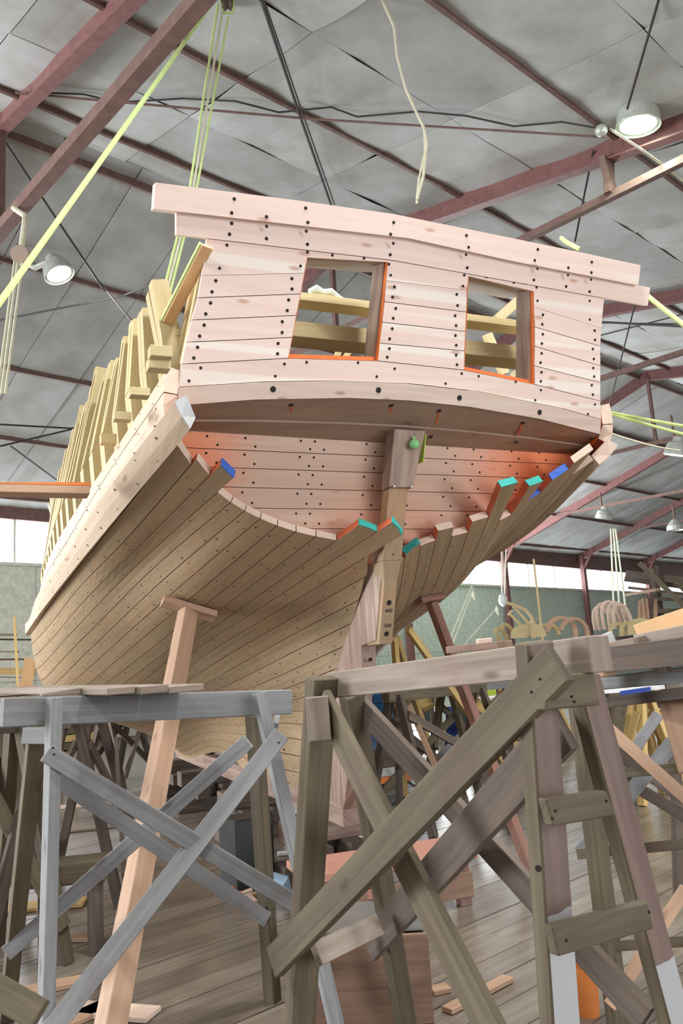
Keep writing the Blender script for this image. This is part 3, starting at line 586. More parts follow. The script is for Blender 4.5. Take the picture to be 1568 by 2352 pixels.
for (x, y, row) in [(433, 939, 0), (668, 930, 0), (898, 931, 0), (1008, 943, 0), (1200, 971, 0), (1357, 1007, 0), (643, 982, 1), (873, 992, 1), (989, 1003, 1), (1185, 1015, 1), (1347, 1027, 1)]:
    c0, c1 = (ob[0] + ob[-1]) / 2, (ib[0] + ib[-1]) / 2; nn = unit(np.cross(c1 - c0, BT)); nn = nn * (-1 if nn[2] > 0 else 1)
    i = min(range(len(ob) - 1), key=lambda j: abs(np.mean([0])) if False else abs(x - (beamB[j][0] + beamB[j + 1][0]) / 2))
    nn = unit(np.cross(ib[i] - ob[i], ob[i + 1] - ob[i])); nn = nn * (-1 if nn[2] > 0 else 1)
    p = onplane(x, y, ob[i] - (ZZ * .012 if row else 0), nn); m = MB(); m.disc(p + nn * .003, nn, .017, 10); m.build('bolt_hole', 'hole_black', boat, stuff=True)
    if row == 0 and 600 < x < 1300:
        dd = unit(ib[i] - ob[i]); st = MB(); st.prism([p - BT * .009, p + BT * .009, p + BT * .006 + dd * .16, p - BT * .010 + dd * .15], nn * .0018, BT, BB); st.build('paint_streak', 'red_lead', boat)

wood('shaded_sprayed_wood', (.60, .42, .33), (.53, .35, .26), .55, .07, knots=(.50, .27, .17), bump=.05)  # fresh wood with shade mixed into its colour; orange overspray comes on top
spray(MATS['shaded_sprayed_wood'], [(HB(-1.5, .35, 3.0), .1, .65, .75), (HB(1.5, .35, 3.0), .2, 1.1, .85), (HB(0, .6, 2.35), .1, .8, .3)], (.86, .22, .06))
# lower transom planks, between the hull sides
zz_ = [z for _, _, z in GRID[:7, 0]]; uu_ = [-u for u, _, _ in GRID[:7, 0]]
half = lambda z: float(np.interp(z, zz_[::-1], uu_[::-1])) - .03
seams = [LP(895, y)[2] for y in (1013, 1049, 1087, 1128, 1171.5, 1215, 1262)] + [2.36]
seams[0] = float((ib[0][2] + ib[-1][2]) / 2) + .0
lh = MB()
for z1, z0 in zip(seams[:-1], seams[1:]):
    zs = np.linspace(z1 - .0022, z0 + .0022, 4)
    poly = [HB(-half(z), LPs(z), z) for z in zs] + [HB(half(z), LPs(z), z) for z in zs[::-1]]
    m = MB(); m.prism(poly, LN * .032, BT, LU); m.build('transom_plank', 'shaded_sprayed_wood', boat)
    for u in (-1.25, -1.0, -.62, -.52, -.14, .14, .5, .72, 1.05, 1.3):
        for q in (.24, .74):
            z = z1 + (z0 - z1) * q; uq = u + (q - .5) * .14
            if abs(uq) < half(z) - .05: lh.disc(HB(uq, LPs(z), z) - LN * .0015, -LN, .0085, 8)
lh.build('bolt_hole', 'hole_black', boat, stuff=True)
m = MB(); m.prism([HB(-half(z), LPs(z), z) + LN * .036 for z in (3.1, 2.8, 2.45)] + [HB(half(z), LPs(z), z) + LN * .036 for z in (2.45, 2.8, 3.1)], LN * .03, BT, LU); m.build('seam_light_block', 'dark_wood', boat)  # added board behind the lower planks, blocks light in their seams
# inside: beams seen through the windows
for y, s, wb, tb in ((691, .42, .058, .14), (765, .46, .11, .20)):
    z = onplane(780, y, HB(0, s - tb / 2, 0), BB)[2]; one_bar('deck_beam', HB(-1.36, s, z), HB(1.52, s, z), wb, tb, 'rib_wood', boat, -BB)
for (x0, y0), (x1, y1) in (((1118, 768), (1158, 860)), ((785, 830), (815, 790)), ((770, 826), (783, 795)), ((1190, 690), (1140, 735))): one_bar('stanchion', onplane(x0, y0, HB(0, 2.2, 0), BB), onplane(x1, y1, HB(0, 2.2, 0), BB), .10 if y0 != 830 and y0 != 826 else .05, .06, 'rib_wood', boat, -BB)
one_bar('deck_shelf', HB(-1.5, 2.6, 2.75), HB(1.5, 2.6, 2.75), 1.6, .04, 'dark_wood', boat, ZZ)
# frames standing above the sheer
row0 = GRID[0]; tops = {}
def sheer(s):
    w = np.linspace(0, 1, 200); c = hull([0.0], w)[0]; return float(np.interp(s, c[:, 1], c[:, 0])), float(np.interp(s, c[:, 1], c[:, 2]))
sl = [.28, .55, .82, 1.1, 1.4, 1.7, 2.0, 2.35, 2.7, 3.05, 3.4, 3.8, 4.2, 4.6, 5.0, 5.45, 5.9, 6.4, 6.9, 7.4, 7.9]
for i, s in enumerate(sl):
    u, z = sheer(s); grp = (0, 0, .04, .0, -.05, .08, .03, .1, .04, .0, .10, .06, .12, .05, .1, .06, .12, .05, .1, .1, .1)[i]
    for sg in (-1, 1):
        zt = 4.03 + grp + random.uniform(-.03, .03) + (.1 if s > 2 else 0); ut = -1.60 - .03 * min(s, 3)
        fr = MB()
        for dsx, th in ((-.055, .10), (.05, .095)):
            zt2 = zt + random.uniform(-.05, .03)
            pb = HB(-sg * (u + .15), s + dsx, z - .06); pm = HB(-sg * (u + .12), s + dsx, z + .35); pt = HB(-sg * ut, s + dsx, zt2)
            fr.bar(pb, pm, th, .12, BT); fr.bar(pm, pt, th, .12, BT, w1=th * .95, t1=.10)
        fr.build('frame_timber', 'rib_wood', boat)
# beam ends sticking out between the frames on the port side
for x, y, wpx, hpx in ((342, 810, 19, 28), (338, 838, 16, 26), (297, 902, 16, 20), (260, 957, 14, 20), (230, 1009, 13, 24)):
    p = onplane(x, y, HB(-1.88, 0, 0), BT); dd = p[1]
    one_bar('beam_end', p, p + BT * .10, hpx * dd / F, .075, 'rib_wood', boat, BB)
# port quarter: corner post, recessed panel, sloping cap rail
edge = TPL([(474, 549), (418, 836), (407, 932)])
def qbar(name, off_s, du, w, t, mat, z_off=0): return one_bar(name, edge[0] + BB * off_s + BT * du + ZZ * z_off, edge[1] + BB * off_s + BT * du + ZZ * .02, w, t, mat, boat, -BT)
qbar('corner_post', .07, .045, .05, .08, 'rib_wood'); qbar('quarter_panel', .17, .075, .13, .03, 'oak_wood', -.05); qbar('quarter_post', .275, .045, .06, .08, 'rib_wood', .02)
c0 = onplane(462, 563, HB(-1.47, 0, 0), BT); c1 = onplane(372, 740, HB(-1.60, 0, 0), BT)
rail_ = one_bar('cap_rail', c0 + BT * .035, c1 + BT * .035, .022, .07, 'ply_wood', boat, BT); m = MB(); m.bar(c0 + ZZ * .012 - BT * .004, c1 + ZZ * .012 - BT * .004, .024, .012, BT); m.build('rail_edge', 'rope_yellow', rail_)
c0 = onplane(396, 742, HB(-1.52, 0, 0), BT); c1 = onplane(380, 776, HB(-1.55, 0, 0), BT); one_bar('quarter_block', c0, c1, .06, .06, 'ply_wood', boat, BT)

# ------------------------------------------------------------------ trestles in front
def foot(x, y): return onz(x, y, .0)
def seg_at(P, Q, y):
    """depth on the bar P-Q where it is seen at row y"""
    lo, hi = 0.0, 1.0
    def row(f): p = P + (Q - P) * f; q = p - EYE; return CY - F * (q @ UPV) / (q @ FWD)
    for _ in range(40):
        mid = (lo + hi) / 2
        if (row(mid) < y) == (row(0) < row(1)): lo = mid
        else: hi = mid
    return (P + (Q - P) * lo)[1]
def between(name, A, pa, Bq, pb, wpx, t, mat, parent, push, nrm=None, **k):
    """brace nailed on two legs: seen ends pa and pb, depths taken from the legs A and Bq"""
    return pbar(name, (pa[0], pa[1], seg_at(*A, pa[1])), (pb[0], pb[1], seg_at(*Bq, pb[1])), wpx, t, mat, parent, nrm, push=push, **k)
# left trestle
lt = thing('trestle', 'grey weathered trestle at the lower left with a thick board on its beam', 'trestle')
le = unit(at(672, 1612, 4.0) - at(8, 1638, 3.3)); ln = unit(np.array([le[1], -le[0], 0]))
one_bar('beam', at(8, 1637, 3.3) - ln * .045, at(672, 1612, 4.02) - ln * .045, .116, .09, 'grey_wood', lt, ln, bevel=.005)
FL = (at(122, 1602, 3.36), foot(96, 2690)); FR = (at(590, 1592, 3.86), foot(798, 2467)); RL = (at(85, 1672, 3.65), foot(14, 2344)); RR = (at(583, 1640, 4.2), foot(626, 2300))
one_bar('leg', FL[0] + ln * .02, FL[1], .045, .095, 'grey_wood', lt, BN * .2 + ln); one_bar('leg', FR[0] + ln * .02, FR[1], .058, .05, 'grey_wood', lt, ln)
one_bar('leg', RL[0], RL[1], .072, .06, 'brown_wood', lt, ln); one_bar('leg', RR[0], RR[1], .066, .07, 'brown_wood', lt, ln + le * .5)
between('brace', FL, (112, 1733), FR, (692, 2085), 37, .025, 'grey_wood', lt, .075); between('brace', FR, (640, 1694), FL, (60, 2440), 41, .025, 'grey_wood', lt, .10)
between('brace', RL, (120, 1782), RR, (610, 2110), 33, .025, 'grey_wood', lt, .05); between('brace', RR, (566, 1706), RL, (20, 2185), 33, .025, 'grey_wood', lt, .08)
pbar('gusset', (55, 1690, 3.62), (112, 1690, 3.58), 36, .03, 'grey_wood', lt); pbar('gusset', (636, 1650, 4.15), (632, 1672, 4.2), 12, .06, 'grey_wood', lt)
pbar('gusset', (-30, 2262, 3.0), (92, 2332, 2.95), 60, .04, 'brown_wood', lt)
m = MB()
for x, y, Y in ((122, 1612, 3.3), (122, 1648, 3.3), (640, 1706, 3.7), (652, 1722, 3.7), (122, 1718, 3.2), (124, 1733, 3.2)): m.disc(at(x, y, Y), EYE - at(x, y, Y), .005, 7)
m.build('nail_head', 'hole_black', lt, stuff=True)
# three boards lying across its beam, seen end on
def seg_x(P, Q, x):
    lo, hi = 0.0, 1.0
    def col(f): p = P + (Q - P) * f; q = p - EYE; return CX + F * (q @ RGT) / (q @ FWD)
    for _ in range(40):
        mid = (lo + hi) / 2
        if (col(mid) < x) == (col(0) < col(1)): lo = mid
        else: hi = mid
    return P + (Q - P) * lo
tp0, tp1 = at(8, 1637, 3.3) + ZZ * .058, at(672, 1612, 4.02) + ZZ * .058
for x0, x1, th, ov, lab in ((196, 262, .030, .24, 'left'), (264, 330, .034, .26, 'middle'), (332, 418, .030, .23, 'right')):
    a, c = seg_x(tp0, tp1, x0 - 4), seg_x(tp0, tp1, x1 - 4); z0 = max(a[2], c[2]) + .001
    mid = (a + c) / 2; mid[2] = z0 + th / 2; dr = -ln * 1 + le * -.12
    m = MB(); m.bar(mid + unit(-dr) * ov, mid + unit(dr) * 1.3, float(np.linalg.norm(c - a)) - .004, th, ZZ)
    tag(m.build('staging_board', 'old_wood', bevel=.004), 'rough staging board on the left trestle, %s of the three side by side' % lab, 'board', 'boards on the left trestle')
a = seg_x(tp0, tp1, 100); c = seg_x(tp0, tp1, 190); m = MB(); m.bar(a - ln * .05 + ZZ * .006, c - ln * .05 + ZZ * .020, .05, .012, ZZ, t1=.028)
tag(m.build('wood_wedge', 'old_wood', bevel=.003), 'thin wooden wedge lying on the left trestle beam beside the boards', 'wedge')
# right trestle
rt = thing('trestle', 'brown heavy trestle at the lower right with one white painted pair of feet', 'trestle')
BL, BRt = at(752, 1575, 3.22), at(1356, 1503, 2.13); re_ = unit((BRt - BL) * [1, 1, 0]); rp = np.array([re_[1] * -1, re_[0], 0]); rp = rp if rp[0] > 0 else -rp     # re_: to the near end, rp: to the back
one_bar('beam', BL + rp * .04, BRt + rp * .04, .097, .085, 'old_wood', rt, -rp, bevel=.004)
LF = (at(738, 1556, 3.15), foot(672, 2590)); LR = (at(806, 1592, 3.42), foot(932, 2356)); RF = (at(1226, 1474, 2.15), foot(1338, 3139)); RRr = (at(1338, 1560, 2.25), foot(1668, 2797))
one_bar('leg', LF[0], LF[1], .105, .07, 'brown_wood', rt, re_, bevel=.004); one_bar('leg', LR[0], LR[1], .085, .07, 'brown_wood', rt, re_, bevel=.004)
wl = wood('white_foot', (.21, .145, .125), (.13, .09, .075), .75, .1, stain=(.13, .09, .07), stain_amt=.5, across=26, bump=.3)
def paint_below(m, z0, col):
    nt = m.node_tree; b = nt.nodes['Principled BSDF']; src = b.inputs['Base Color'].links[0].from_socket; tc = nt.nodes.new('ShaderNodeTexCoord'); sx = nt.nodes.new('ShaderNodeSeparateXYZ'); nt.links.new(tc.outputs['Object'], sx.inputs[0])
    n = nt.nodes.new('ShaderNodeTexNoise'); n.inputs['Scale'].default_value = 7; nt.links.new(tc.outputs['Object'], n.inputs['Vector']); a = nt.nodes.new('ShaderNodeMath'); a.operation = 'MULTIPLY_ADD'; a.inputs[1].default_value = .10; nt.links.new(n.outputs['Fac'], a.inputs[0]); nt.links.new(sx.outputs['Z'], a.inputs[2])
    g = nt.nodes.new('ShaderNodeMath'); g.operation = 'LESS_THAN'; g.inputs[1].default_value = z0; nt.links.new(a.outputs[0], g.inputs[0])
    g2 = nt.nodes.new('ShaderNodeMath'); g2.operation = 'GREATER_THAN'; g2.inputs[1].default_value = z0 - (.31 if z0 < .99 else 9); nt.links.new(a.outputs[0], g2.inputs[0]); mu = nt.nodes.new('ShaderNodeMath'); mu.operation = 'MULTIPLY'; nt.links.new(g.outputs[0], mu.inputs[0]); nt.links.new(g2.outputs[0], mu.inputs[1])
    mx = nt.nodes.new('ShaderNodeMix'); mx.data_type = 'RGBA'; nt.links.new(src, mx.inputs['A']); mx.inputs['B'].default_value = (*col, 1); nt.links.new(mu.outputs[0], mx.inputs['Factor']); nt.links.new(mx.outputs['Result'], b.inputs['Base Color'])
wood('white_foot_back', (.22, .16, .135), (.14, .095, .08), .75, .1, stain=(.2, .1, .1), stain_amt=.4, across=26, bump=.3)
# near front leg: a post whose broad side faces along the trestle
def post4(P, Q, wr, wp, mats, side_mi):
    """post with its own width along rp and thickness along re_"""
    ax = unit(Q - P); a = unit(rp - ax * (rp @ ax)); c = np.cross(ax, a); c = c if c @ re_ > 0 else -c; m = MB()
    ring = lambda p: [p - a * wr / 2 + c * wp / 2, p + a * wr / 2 + c * wp / 2, p + a * wr / 2 - c * wp / 2, p - a * wr / 2 - c * wp / 2]
    A, B = ring(P), ring(Q); L = float(np.linalg.norm(Q - P)); acc = 0
    for i in range(4):
        j = (i + 1) % 4; w = (wr, wp, wr, wp)[i]; m.face([A[i], A[j], B[j], B[i]], [(0, acc), (0, acc + w), (L, acc + w), (L, acc)], side_mi if i == 0 else 0); acc += w
    m.face(A[::-1], [(0, 0), (.05, 0), (.05, .05), (0, .05)]); m.face(B, [(0, 0), (.05, 0), (.05, .05), (0, .05)])
    return m.build('leg', mats, rt, bevel=.005)
paint_below(wl, 1.12, (.42, .43, .45)); paint_below(MATS['white_foot_back'], .90, (.42, .43, .45))
post4(RF[0], RF[1], .098, .052, ['brown_wood', 'white_foot'], 1); post4(RRr[0], RRr[1], .090, .052, ['brown_wood', 'white_foot_back'], 1)
between('brace', RF, (1264, 1545), LF, (640, 2200), 72, .035, 'brown_wood', rt, .12, nrm=-rp); between('brace', LF, (742, 1612), RF, (1300, 2700), 76, .03, 'brown_wood', rt, .035, nrm=-rp)
between('brace', LR, (826, 1620), RRr, (1490, 2346), 60, .03, 'dark_wood', rt, -.03, nrm=-rp); between('brace', RRr, (1290, 1672), LR, (850, 2172), 76, .03, 'dark_wood', rt, .03, nrm=-rp)
def endboard(name, quad, Ys, t, mat):
    pts = [at(x, y, Y) for (x, y), Y in zip(quad, Ys)]; m = MB(); m.prism(pts, -re_ * t, rp, ZZ); return m.build(name, mat, rt, bevel=.004)
endboard('gusset', [(1254, 1836), (1393, 1816), (1417, 1873), (1271, 1899)], (2.0, 2.13, 2.13, 2.0), .03, 'brown_wood')
endboard('gusset', [(1268, 2129), (1489, 2070), (1502, 2134), (1283, 2198)], (1.97, 2.16, 2.16, 1.97), .03, 'brown_wood')
endboard('gusset', [(1262, 1552), (1364, 1543), (1380, 1620), (1252, 1632)], (2.06, 2.16, 2.16, 2.06), .03, 'brown_wood')
pbar('gusset', (725, 2192, 3.2), (868, 2124, 3.6), 46, .03, 'old_wood', rt); pbar('gusset', (727, 1600, 3.05), (735, 1700, 3.05), 50, .05, 'old_wood', rt)
m = MB()
for x, y, Y in ((1268, 1880, 1.97), (1275, 1863, 1.97), (1392, 1840, 2.09), (1300, 2160, 1.94), (1490, 2095, 2.12), (1312, 1600, 2.05), (1318, 1612, 2.05), (1220, 1590, 2.0), (1240, 1560, 2.0)): m.disc(at(x, y, Y), EYE - at(x, y, Y), .004, 7)
m.disc(at(1236, 1995, 2.02), EYE - at(1236, 1995, 2.02), .008, 9); m.build('nail_head', 'hole_black', rt, stuff=True)

# ------------------------------------------------------------------ shores under the hull and keel blocks
def onhull(v, w, sg, out=0.0):
    P = hull([v], [w]); return side(P + hull_n([v], [w]) * out, sg)[0, 0], unit(side(hull_n([v], [w]), sg)[0, 0] - BO)
def find_hull(x, y, sg):
    V = np.linspace(1, 26, 76); Wq = np.linspace(0, .95, 90); X = side(hull(V, Wq), sg); q = X - EYE; z = q @ FWD; px = CX + F * (q @ RGT) / z; py = CY - F * (q @ UPV) / z
    i = np.unravel_index(np.argmin((px - x) ** 2 + (py - y) ** 2), px.shape); return V[i[0]], Wq[i[1]]
def shore(px_top, sg, px_foot, w, t, mat, padw, padl, label, pad_dir, padmat=None):
    v, w_ = find_hull(*px_top, sg); p, n = onhull(v, w_, sg, .002); f = foot(*px_foot); o = thing('shore_prop', label, 'shore', 'shores under the hull')
    a = unit(p - f); pd = np.asarray(pad_dir, float); pd = unit(pd - n * (pd @ n)); m = MB(); m.bar(p + n * .028 - pd * padl / 2, p + n * .028 + pd * padl / 2, padw, .05, n); m.build('pad_block', padmat or mat, o, bevel=.004)
    m = MB(); m.bar(f, p + n * .05 - a * .01, w, t, BN); m.build('prop', mat, o, bevel=.005); return o
shore((438, 1385), -1, (238, 2440), .125, .10, 'shore_wood', .13, .42, 'long reddish shore slanting from the port bottom down behind the left trestle', BT + ZZ * -.1)
shore((985, 1372), 1, (1222, 2010), .085, .07, 'red_wood', .09, .30, 'dark red shore under the starboard side of the hull', BT * 1 + BB * .3)
for sx, sy, fx, fy, mat, lab in ((936, 1440, 1190, 1800, 'yellow_wood', 'yellow pole leaning against the starboard bottom, rightmost'), (916, 1468, 1010, 1790, 'yellow_wood', 'yellow pole under the starboard bottom just right of the sternpost'), (905, 1462, 930, 1830, 'yellow_wood', 'short yellow pole standing nearest to the sternpost')):
    v, w_ = find_hull(sx, sy, 1); p, n = onhull(v, w_, 1, .0); f = foot(fx, fy); a = unit(p - f); m = MB(); m.bar(f, p - a * .03, .075, .05, BN); tag(m.build('shore_pole', mat, bevel=.004), lab, 'pole', 'poles under the starboard bottom')
v, w_ = find_hull(228, 1575, -1); p, n = onhull(v, w_, -1, .002); m = MB(); m.bar(p + n * .03 - BT * .1, p + n * .03 + BT * .12, .11, .055, n); m.bar(p + n * .06, np.array([p[0] - .25, p[1] - .5, 0]), .08, .07, BN)
tag(m.build('shore_prop', 'shore_wood', bevel=.004), 'short shore with a block under the port bilge, its top showing above the boards', 'shore', 'shores under the hull')
# keel blocks: crossed baulks
def baulk(s, u0, u1, z0, h, ds, mat, label, grp='keel blocks'):
    m = MB(); m.bar(HB(u0, s, z0 + h / 2), HB(u1, s, z0 + h / 2), ds, h, ZZ); return tag(m.build('keel_block', mat, bevel=.008), label, 'block', grp)
for s, nm in ((2.0, 'nearest'), (3.9, 'second'), (5.8, 'third'), (7.2, 'fourth')):
    baulk(s, -.42, .42, .0, .16, .24, 'dark_wood', 'lowest dark baulk of the %s keel block stack from the stern' % nm)
    m = MB(); m.bar(HB(-.15, s - .3, .16 + .07), HB(-.15, s + .3, .16 + .07), .16, .14, ZZ); tag(m.build('keel_block', 'dark_wood', bevel=.008), 'dark lengthwise baulk left of the keel in the %s block stack from the stern' % nm, 'block', 'keel blocks')
    m = MB(); m.bar(HB(.15, s - .3, .16 + .07), HB(.15, s + .3, .16 + .07), .16, .14, ZZ); tag(m.build('keel_block', 'dark_wood', bevel=.008), 'dark lengthwise baulk right of the keel in the %s block stack from the stern' % nm, 'block', 'keel blocks')
    baulk(s, -.38, .40, .30, .168, .22, 'oak_wood' if s < 3 else 'dark_wood', 'topmost baulk right under the keel in the %s block stack from the stern' % nm)
# grey tarred box under the keel
m = MB(); p0 = at(560, 2010, 7.2); m.bar(np.array([-.93, 6.85, .0]), np.array([-.93, 6.85, .52]), .34, .30, BB * -1 + BT * .2); tag(m.build('tool_chest', 'dark_green_box', bevel=.01), 'dark grey box standing under the hull left of the stern', 'box')
# toolbox by the sternpost and boards stacked behind the trestle leg
def crate(name, p, w, dpt, h, rot, mat, label, cat, lid=None, slats=0):
    """open crate: floor plate p at its front middle, rot turns it"""
    o = thing(name, label, cat); c, s_ = math.cos(rot), math.sin(rot); X = np.array([c, s_, 0]); Y = np.array([-s_, c, 0]); p = np.asarray(p, float); t = .022
    for nm, a, b_, wd, n_ in (('front_board', p - X * w / 2, p + X * w / 2, h, -Y), ('back_board', p - X * w / 2 + Y * dpt, p + X * w / 2 + Y * dpt, h, Y), ('side_board', p - X * (w / 2 - t / 2) + Y * t / 2, p - X * (w / 2 - t / 2) + Y * (dpt - t / 2), h, -X), ('side_board', p + X * (w / 2 - t / 2) + Y * t / 2, p + X * (w / 2 - t / 2) + Y * (dpt - t / 2), h, X)):
        m = MB(); m.bar(a + ZZ * h / 2, b_ + ZZ * h / 2, h, t, n_); m.build(nm, mat, o, bevel=.003)
    m = MB(); m.prism([p - X * w / 2 + Y * .0 + ZZ * .002, p + X * w / 2 + ZZ * .002, p + X * w / 2 + Y * dpt + ZZ * .002, p - X * w / 2 + Y * dpt + ZZ * .002], ZZ * .02, X, Y); m.build('bottom_board', mat, o)
    return o, X, Y
pc = foot(858, 2356); o, X, Y = crate('wooden_crate', pc, .58, .42, .40, -.03, 'box_wood', 'brown nail stained wooden crate on the floor behind the right trestle', 'crate')
m = MB(); m.prism([pc - X * .22 + Y * .03 + ZZ * .402, pc + X * .27 + Y * .03 + ZZ * .402, pc + X * .27 + Y * .40 + ZZ * .43, pc - X * .22 + Y * .40 + ZZ * .43], ZZ * .012, X, Y); tag(m.build('steel_sheet', 'steel'), 'grey sheet lying on top of the brown crate', 'sheet')
# bench with saw teeth edge behind, under the stern
pb = foot(815, 2160); wt = thing('saw_bench', 'low pinkish bench with an orange edged top under the stern', 'bench')
z1 = .52
m = MB(); m.bar(HB(-.62, 1.05, z1 - .19), HB(.62, .95, z1 - .19), .50, .05, ZZ); m.build('bench_top', 'pink_board', wt, bevel=.004)
for u, s in ((-.5, .85), (.5, .78), (-.5, 1.25), (.5, 1.2)): m = MB(); m.bar(HB(u, s, 0), HB(u, s, z1 - .21), .08, .08, BB); m.build('leg', 'red_wood', wt, bevel=.004)
m = MB(); m.bar(HB(-.55, .80, .14), HB(.55, .73, .14), .16, .03, BB); m.build('apron', 'box_wood', wt, bevel=.004)
cb = thing('comb_rack', 'slotted wooden rack with dark teeth on the floor behind the brown crate', 'rack'); q = foot(815, 2135) + np.array([0, .1, 0])
m = MB(); m.bar(q + np.array([-.17, 0, .19]), q + np.array([.19, -.02, .19]), .06, .05, [0, -1, 0]); m.build('rail', 'pink_board', cb); m = MB(); m.bar(q + np.array([-.17, 0, .02]), q + np.array([.19, -.02, .02]), .04, .05, [0, -1, 0]); m.build('rail', 'pink_board', cb)
m = MB(); m.bar(q + np.array([-.17, .03, .10]), q + np.array([.19, .01, .10]), .12, .01, [0, -1, 0]); m.build('back_board', 'hole_black', cb)
for i in range(9): m = MB(); m.bar(q + np.array([-.15 + i * .04, -.005, .04]), q + np.array([-.15 + i * .04, -.005, .17]), .016, .03, [0, -1, 0]); m.build('tooth', 'pink_board', cb)

# ------------------------------------------------------------------ ropes and tackle
def rope(name, pts, r, mat, label, cat='rope', group=None, n=7):
    m = MB(); m.tube(pts, r, n); o = m.build(name, mat, smooth=True); return tag(o, label, cat, group)
def sag(a, b, k=.0, n=10):
    a, b = np.asarray(a, float), np.asarray(b, float); return [a + (b - a) * i / n - ZZ * k * 4 * (i / n) * (1 - i / n) for i in range(n + 1)]
pu = at(522, 4, 7.3)
tk = thing('pulley_block', 'yellow rimmed pulley block hanging from the roof at the top edge', 'pulley')
m = MB(); m.lathe(pu - RGT * .05, RGT, [(.01, 0), (.085, .0), (.085, .028), (.07, .03), (.07, .07), (.085, .072), (.085, .1), (.01, .1)], 18); m.build('sheave', 'dark_wood', tk, smooth=False)
m = MB()
for dx in (-.055, .055): m.tube([pu + RGT * dx + ZZ * .25, pu + RGT * (dx * 1.2), pu + RGT * dx * .9 - ZZ * .13], .013, 6)
m.tube([pu - RGT * .05 - ZZ * .13, pu + RGT * .05 - ZZ * .13], .013, 6); m.build('shell', 'rope_yellow', tk)
m = MB(); m.tube([pu + ZZ * .25, near_pt(525, -90, -.02)], .02, 6); m.build('hook', 'steel', tk)
bl = at(322, 925, 6.75)
rope('hoist_rope', sag(at(494, -4, 7.3), at(494, -4, 7.3) + (at(-15, 708, 4.2) - at(494, -4, 7.3)) * 1.5, .02), .019, 'rope_yellow', 'thick lime rope running down from the pulley to the left edge')
for i, (xa, xm, lab) in enumerate(((500, 441, 'left'), (511, 449, 'middle'), (524, 457, 'right'))):
    rope('tackle_rope', [at(xa, 12 + 14 * i, 7.3), at(xm - 4, 425, 7.0), bl + RGT * (-.03 + .03 * i) + ZZ * .05], .0125, 'rope_yellow' if i != 1 else 'rope_beige', 'lime tackle rope between the pulley and the maroon block, %s of three' % lab, 'rope', 'ropes of the hoisting tackle')
tb = thing('tackle_block', 'maroon wooden tackle block with a shackle hanging beside the port frames', 'pulley')
m = MB()
for dx in (-.045, 0.0, .045): m.prism([bl + RGT * (dx - .009) + q for q in (UPV * .09 - BB * .02, UPV * .02 - FWD * .055, -UPV * .07 - FWD * .05, -UPV * .1, UPV * 0 + FWD * .05)], RGT * .018, FWD, ZZ)
m.build('cheek', 'block_maroon', tb, stuff=True)
m = MB(); m.lathe(bl - RGT * .05, RGT, [(.005, 0), (.045, 0), (.045, .1), (.005, .1)], 14); m.build('sheave', 'steel', tb)
m = MB(); sp = at(293, 985, 6.7); m.tube([bl - UPV * .1, at(306, 962, 6.72)], .012, 6); a = .055
m.tube([sp + q for q in (-RGT * .05 - UPV * .06, -RGT * .048 + UPV * .03, -RGT * .02 + UPV * .065, RGT * .02 + UPV * .065, RGT * .048 + UPV * .03, RGT * .05 - UPV * .06)], .012, 7); m.tube([sp - RGT * .085 - UPV * .058, sp + RGT * .075 - UPV * .062], .013, 7); m.build('shackle', 'steel', tb, smooth=True)
rope('hanging_rope', [near_pt(872, -60, .02), at(880, 5, 7.2), at(905, 62, 7.3), at(912, 130, 7.4), at(932, 205, 7.5), at(958, 262, 7.6), at(974, 295, 7.6), at(980, 330, 7.6), at(972, 405, 7.65), at(957, 458, 7.7)], .016, 'rope_beige', 'slack beige rope with a loop hanging in front of the roof, top centre')
rope('hanging_rope', [at(974, 295, 7.62), at(976, 350, 7.62), at(962, 410, 7.68), at(957, 456, 7.72), at(957, 468, 7.72)], .012, 'rope_beige', 'thin second fall of the looped beige rope above the transom')
rope('rope_sling', [truss_pt(50, 478, 3.51) + RGT * -.1, at(58, 496, 9.), at(56, 520, 9.), at(50, 565, 9.)], .035, 'rope_beige', 'beige sling tied round the brown roof tie at the left')
kb = thing('pulley_block', 'round wooden pulley hanging from the sling left of the white lamp', 'pulley'); m = MB(); m.lathe(at(47, 585, 9.0) - FWD * .04, FWD, [(.005, 0), (.11, 0), (.115, .04), (.11, .08), (.005, .08)], 18); m.build('sheave', 'oak_wood', kb); m = MB(); m.tube([at(47, 560, 9.), at(47, 612, 9.)], .02, 6); m.build('strap', 'rope_beige', kb)
for i, (xa, xb) in enumerate(((34, -6), (41, 3), (52, 12))): rope('tackle_rope', [at(xa, 600, 9.0), at(xb, 905, 8.6)], .016, 'rope_beige', 'pale rope of the left tackle below the round pulley, number %s from the left' % ('one', 'two', 'three')[i], 'rope', 'ropes of the left tackle')
rope('guy_rope', sag(at(1470, 665, 5.9), at(1470, 665, 5.9) + (at(1580, 742, 5.2) - at(1470, 665, 5.9)) * 3, .05), .018, 'rope_yellow', 'lime rope leaving the top rail towards the right edge')
rope('rope_end', [at(1288, 546, 6.3), at(1300, 556, 6.25), at(1330, 572, 6.2)], .018, 'rope_yellow', 'short lime sling end showing over the top rail at the right')
for i, (ya, yb) in enumerate(((946, 975), (949, 995))): rope('guy_rope', sag(at(1395, ya, 6.3), at(1395, ya, 6.3) + (at(1580, yb, 5.6) - at(1395, ya, 6.3)) * 3, .02), .012, 'rope_yellow', 'pale rope from the starboard plank ends to the right edge, %s of two' % ('upper', 'lower')[i], 'rope', 'ropes at the starboard side')
rope('guy_rope', sag(at(1402, 996, 6.6), at(1560, 1035, 9.5), .02), .01, 'rope_beige', 'thin slack cord below the two pale starboard ropes')
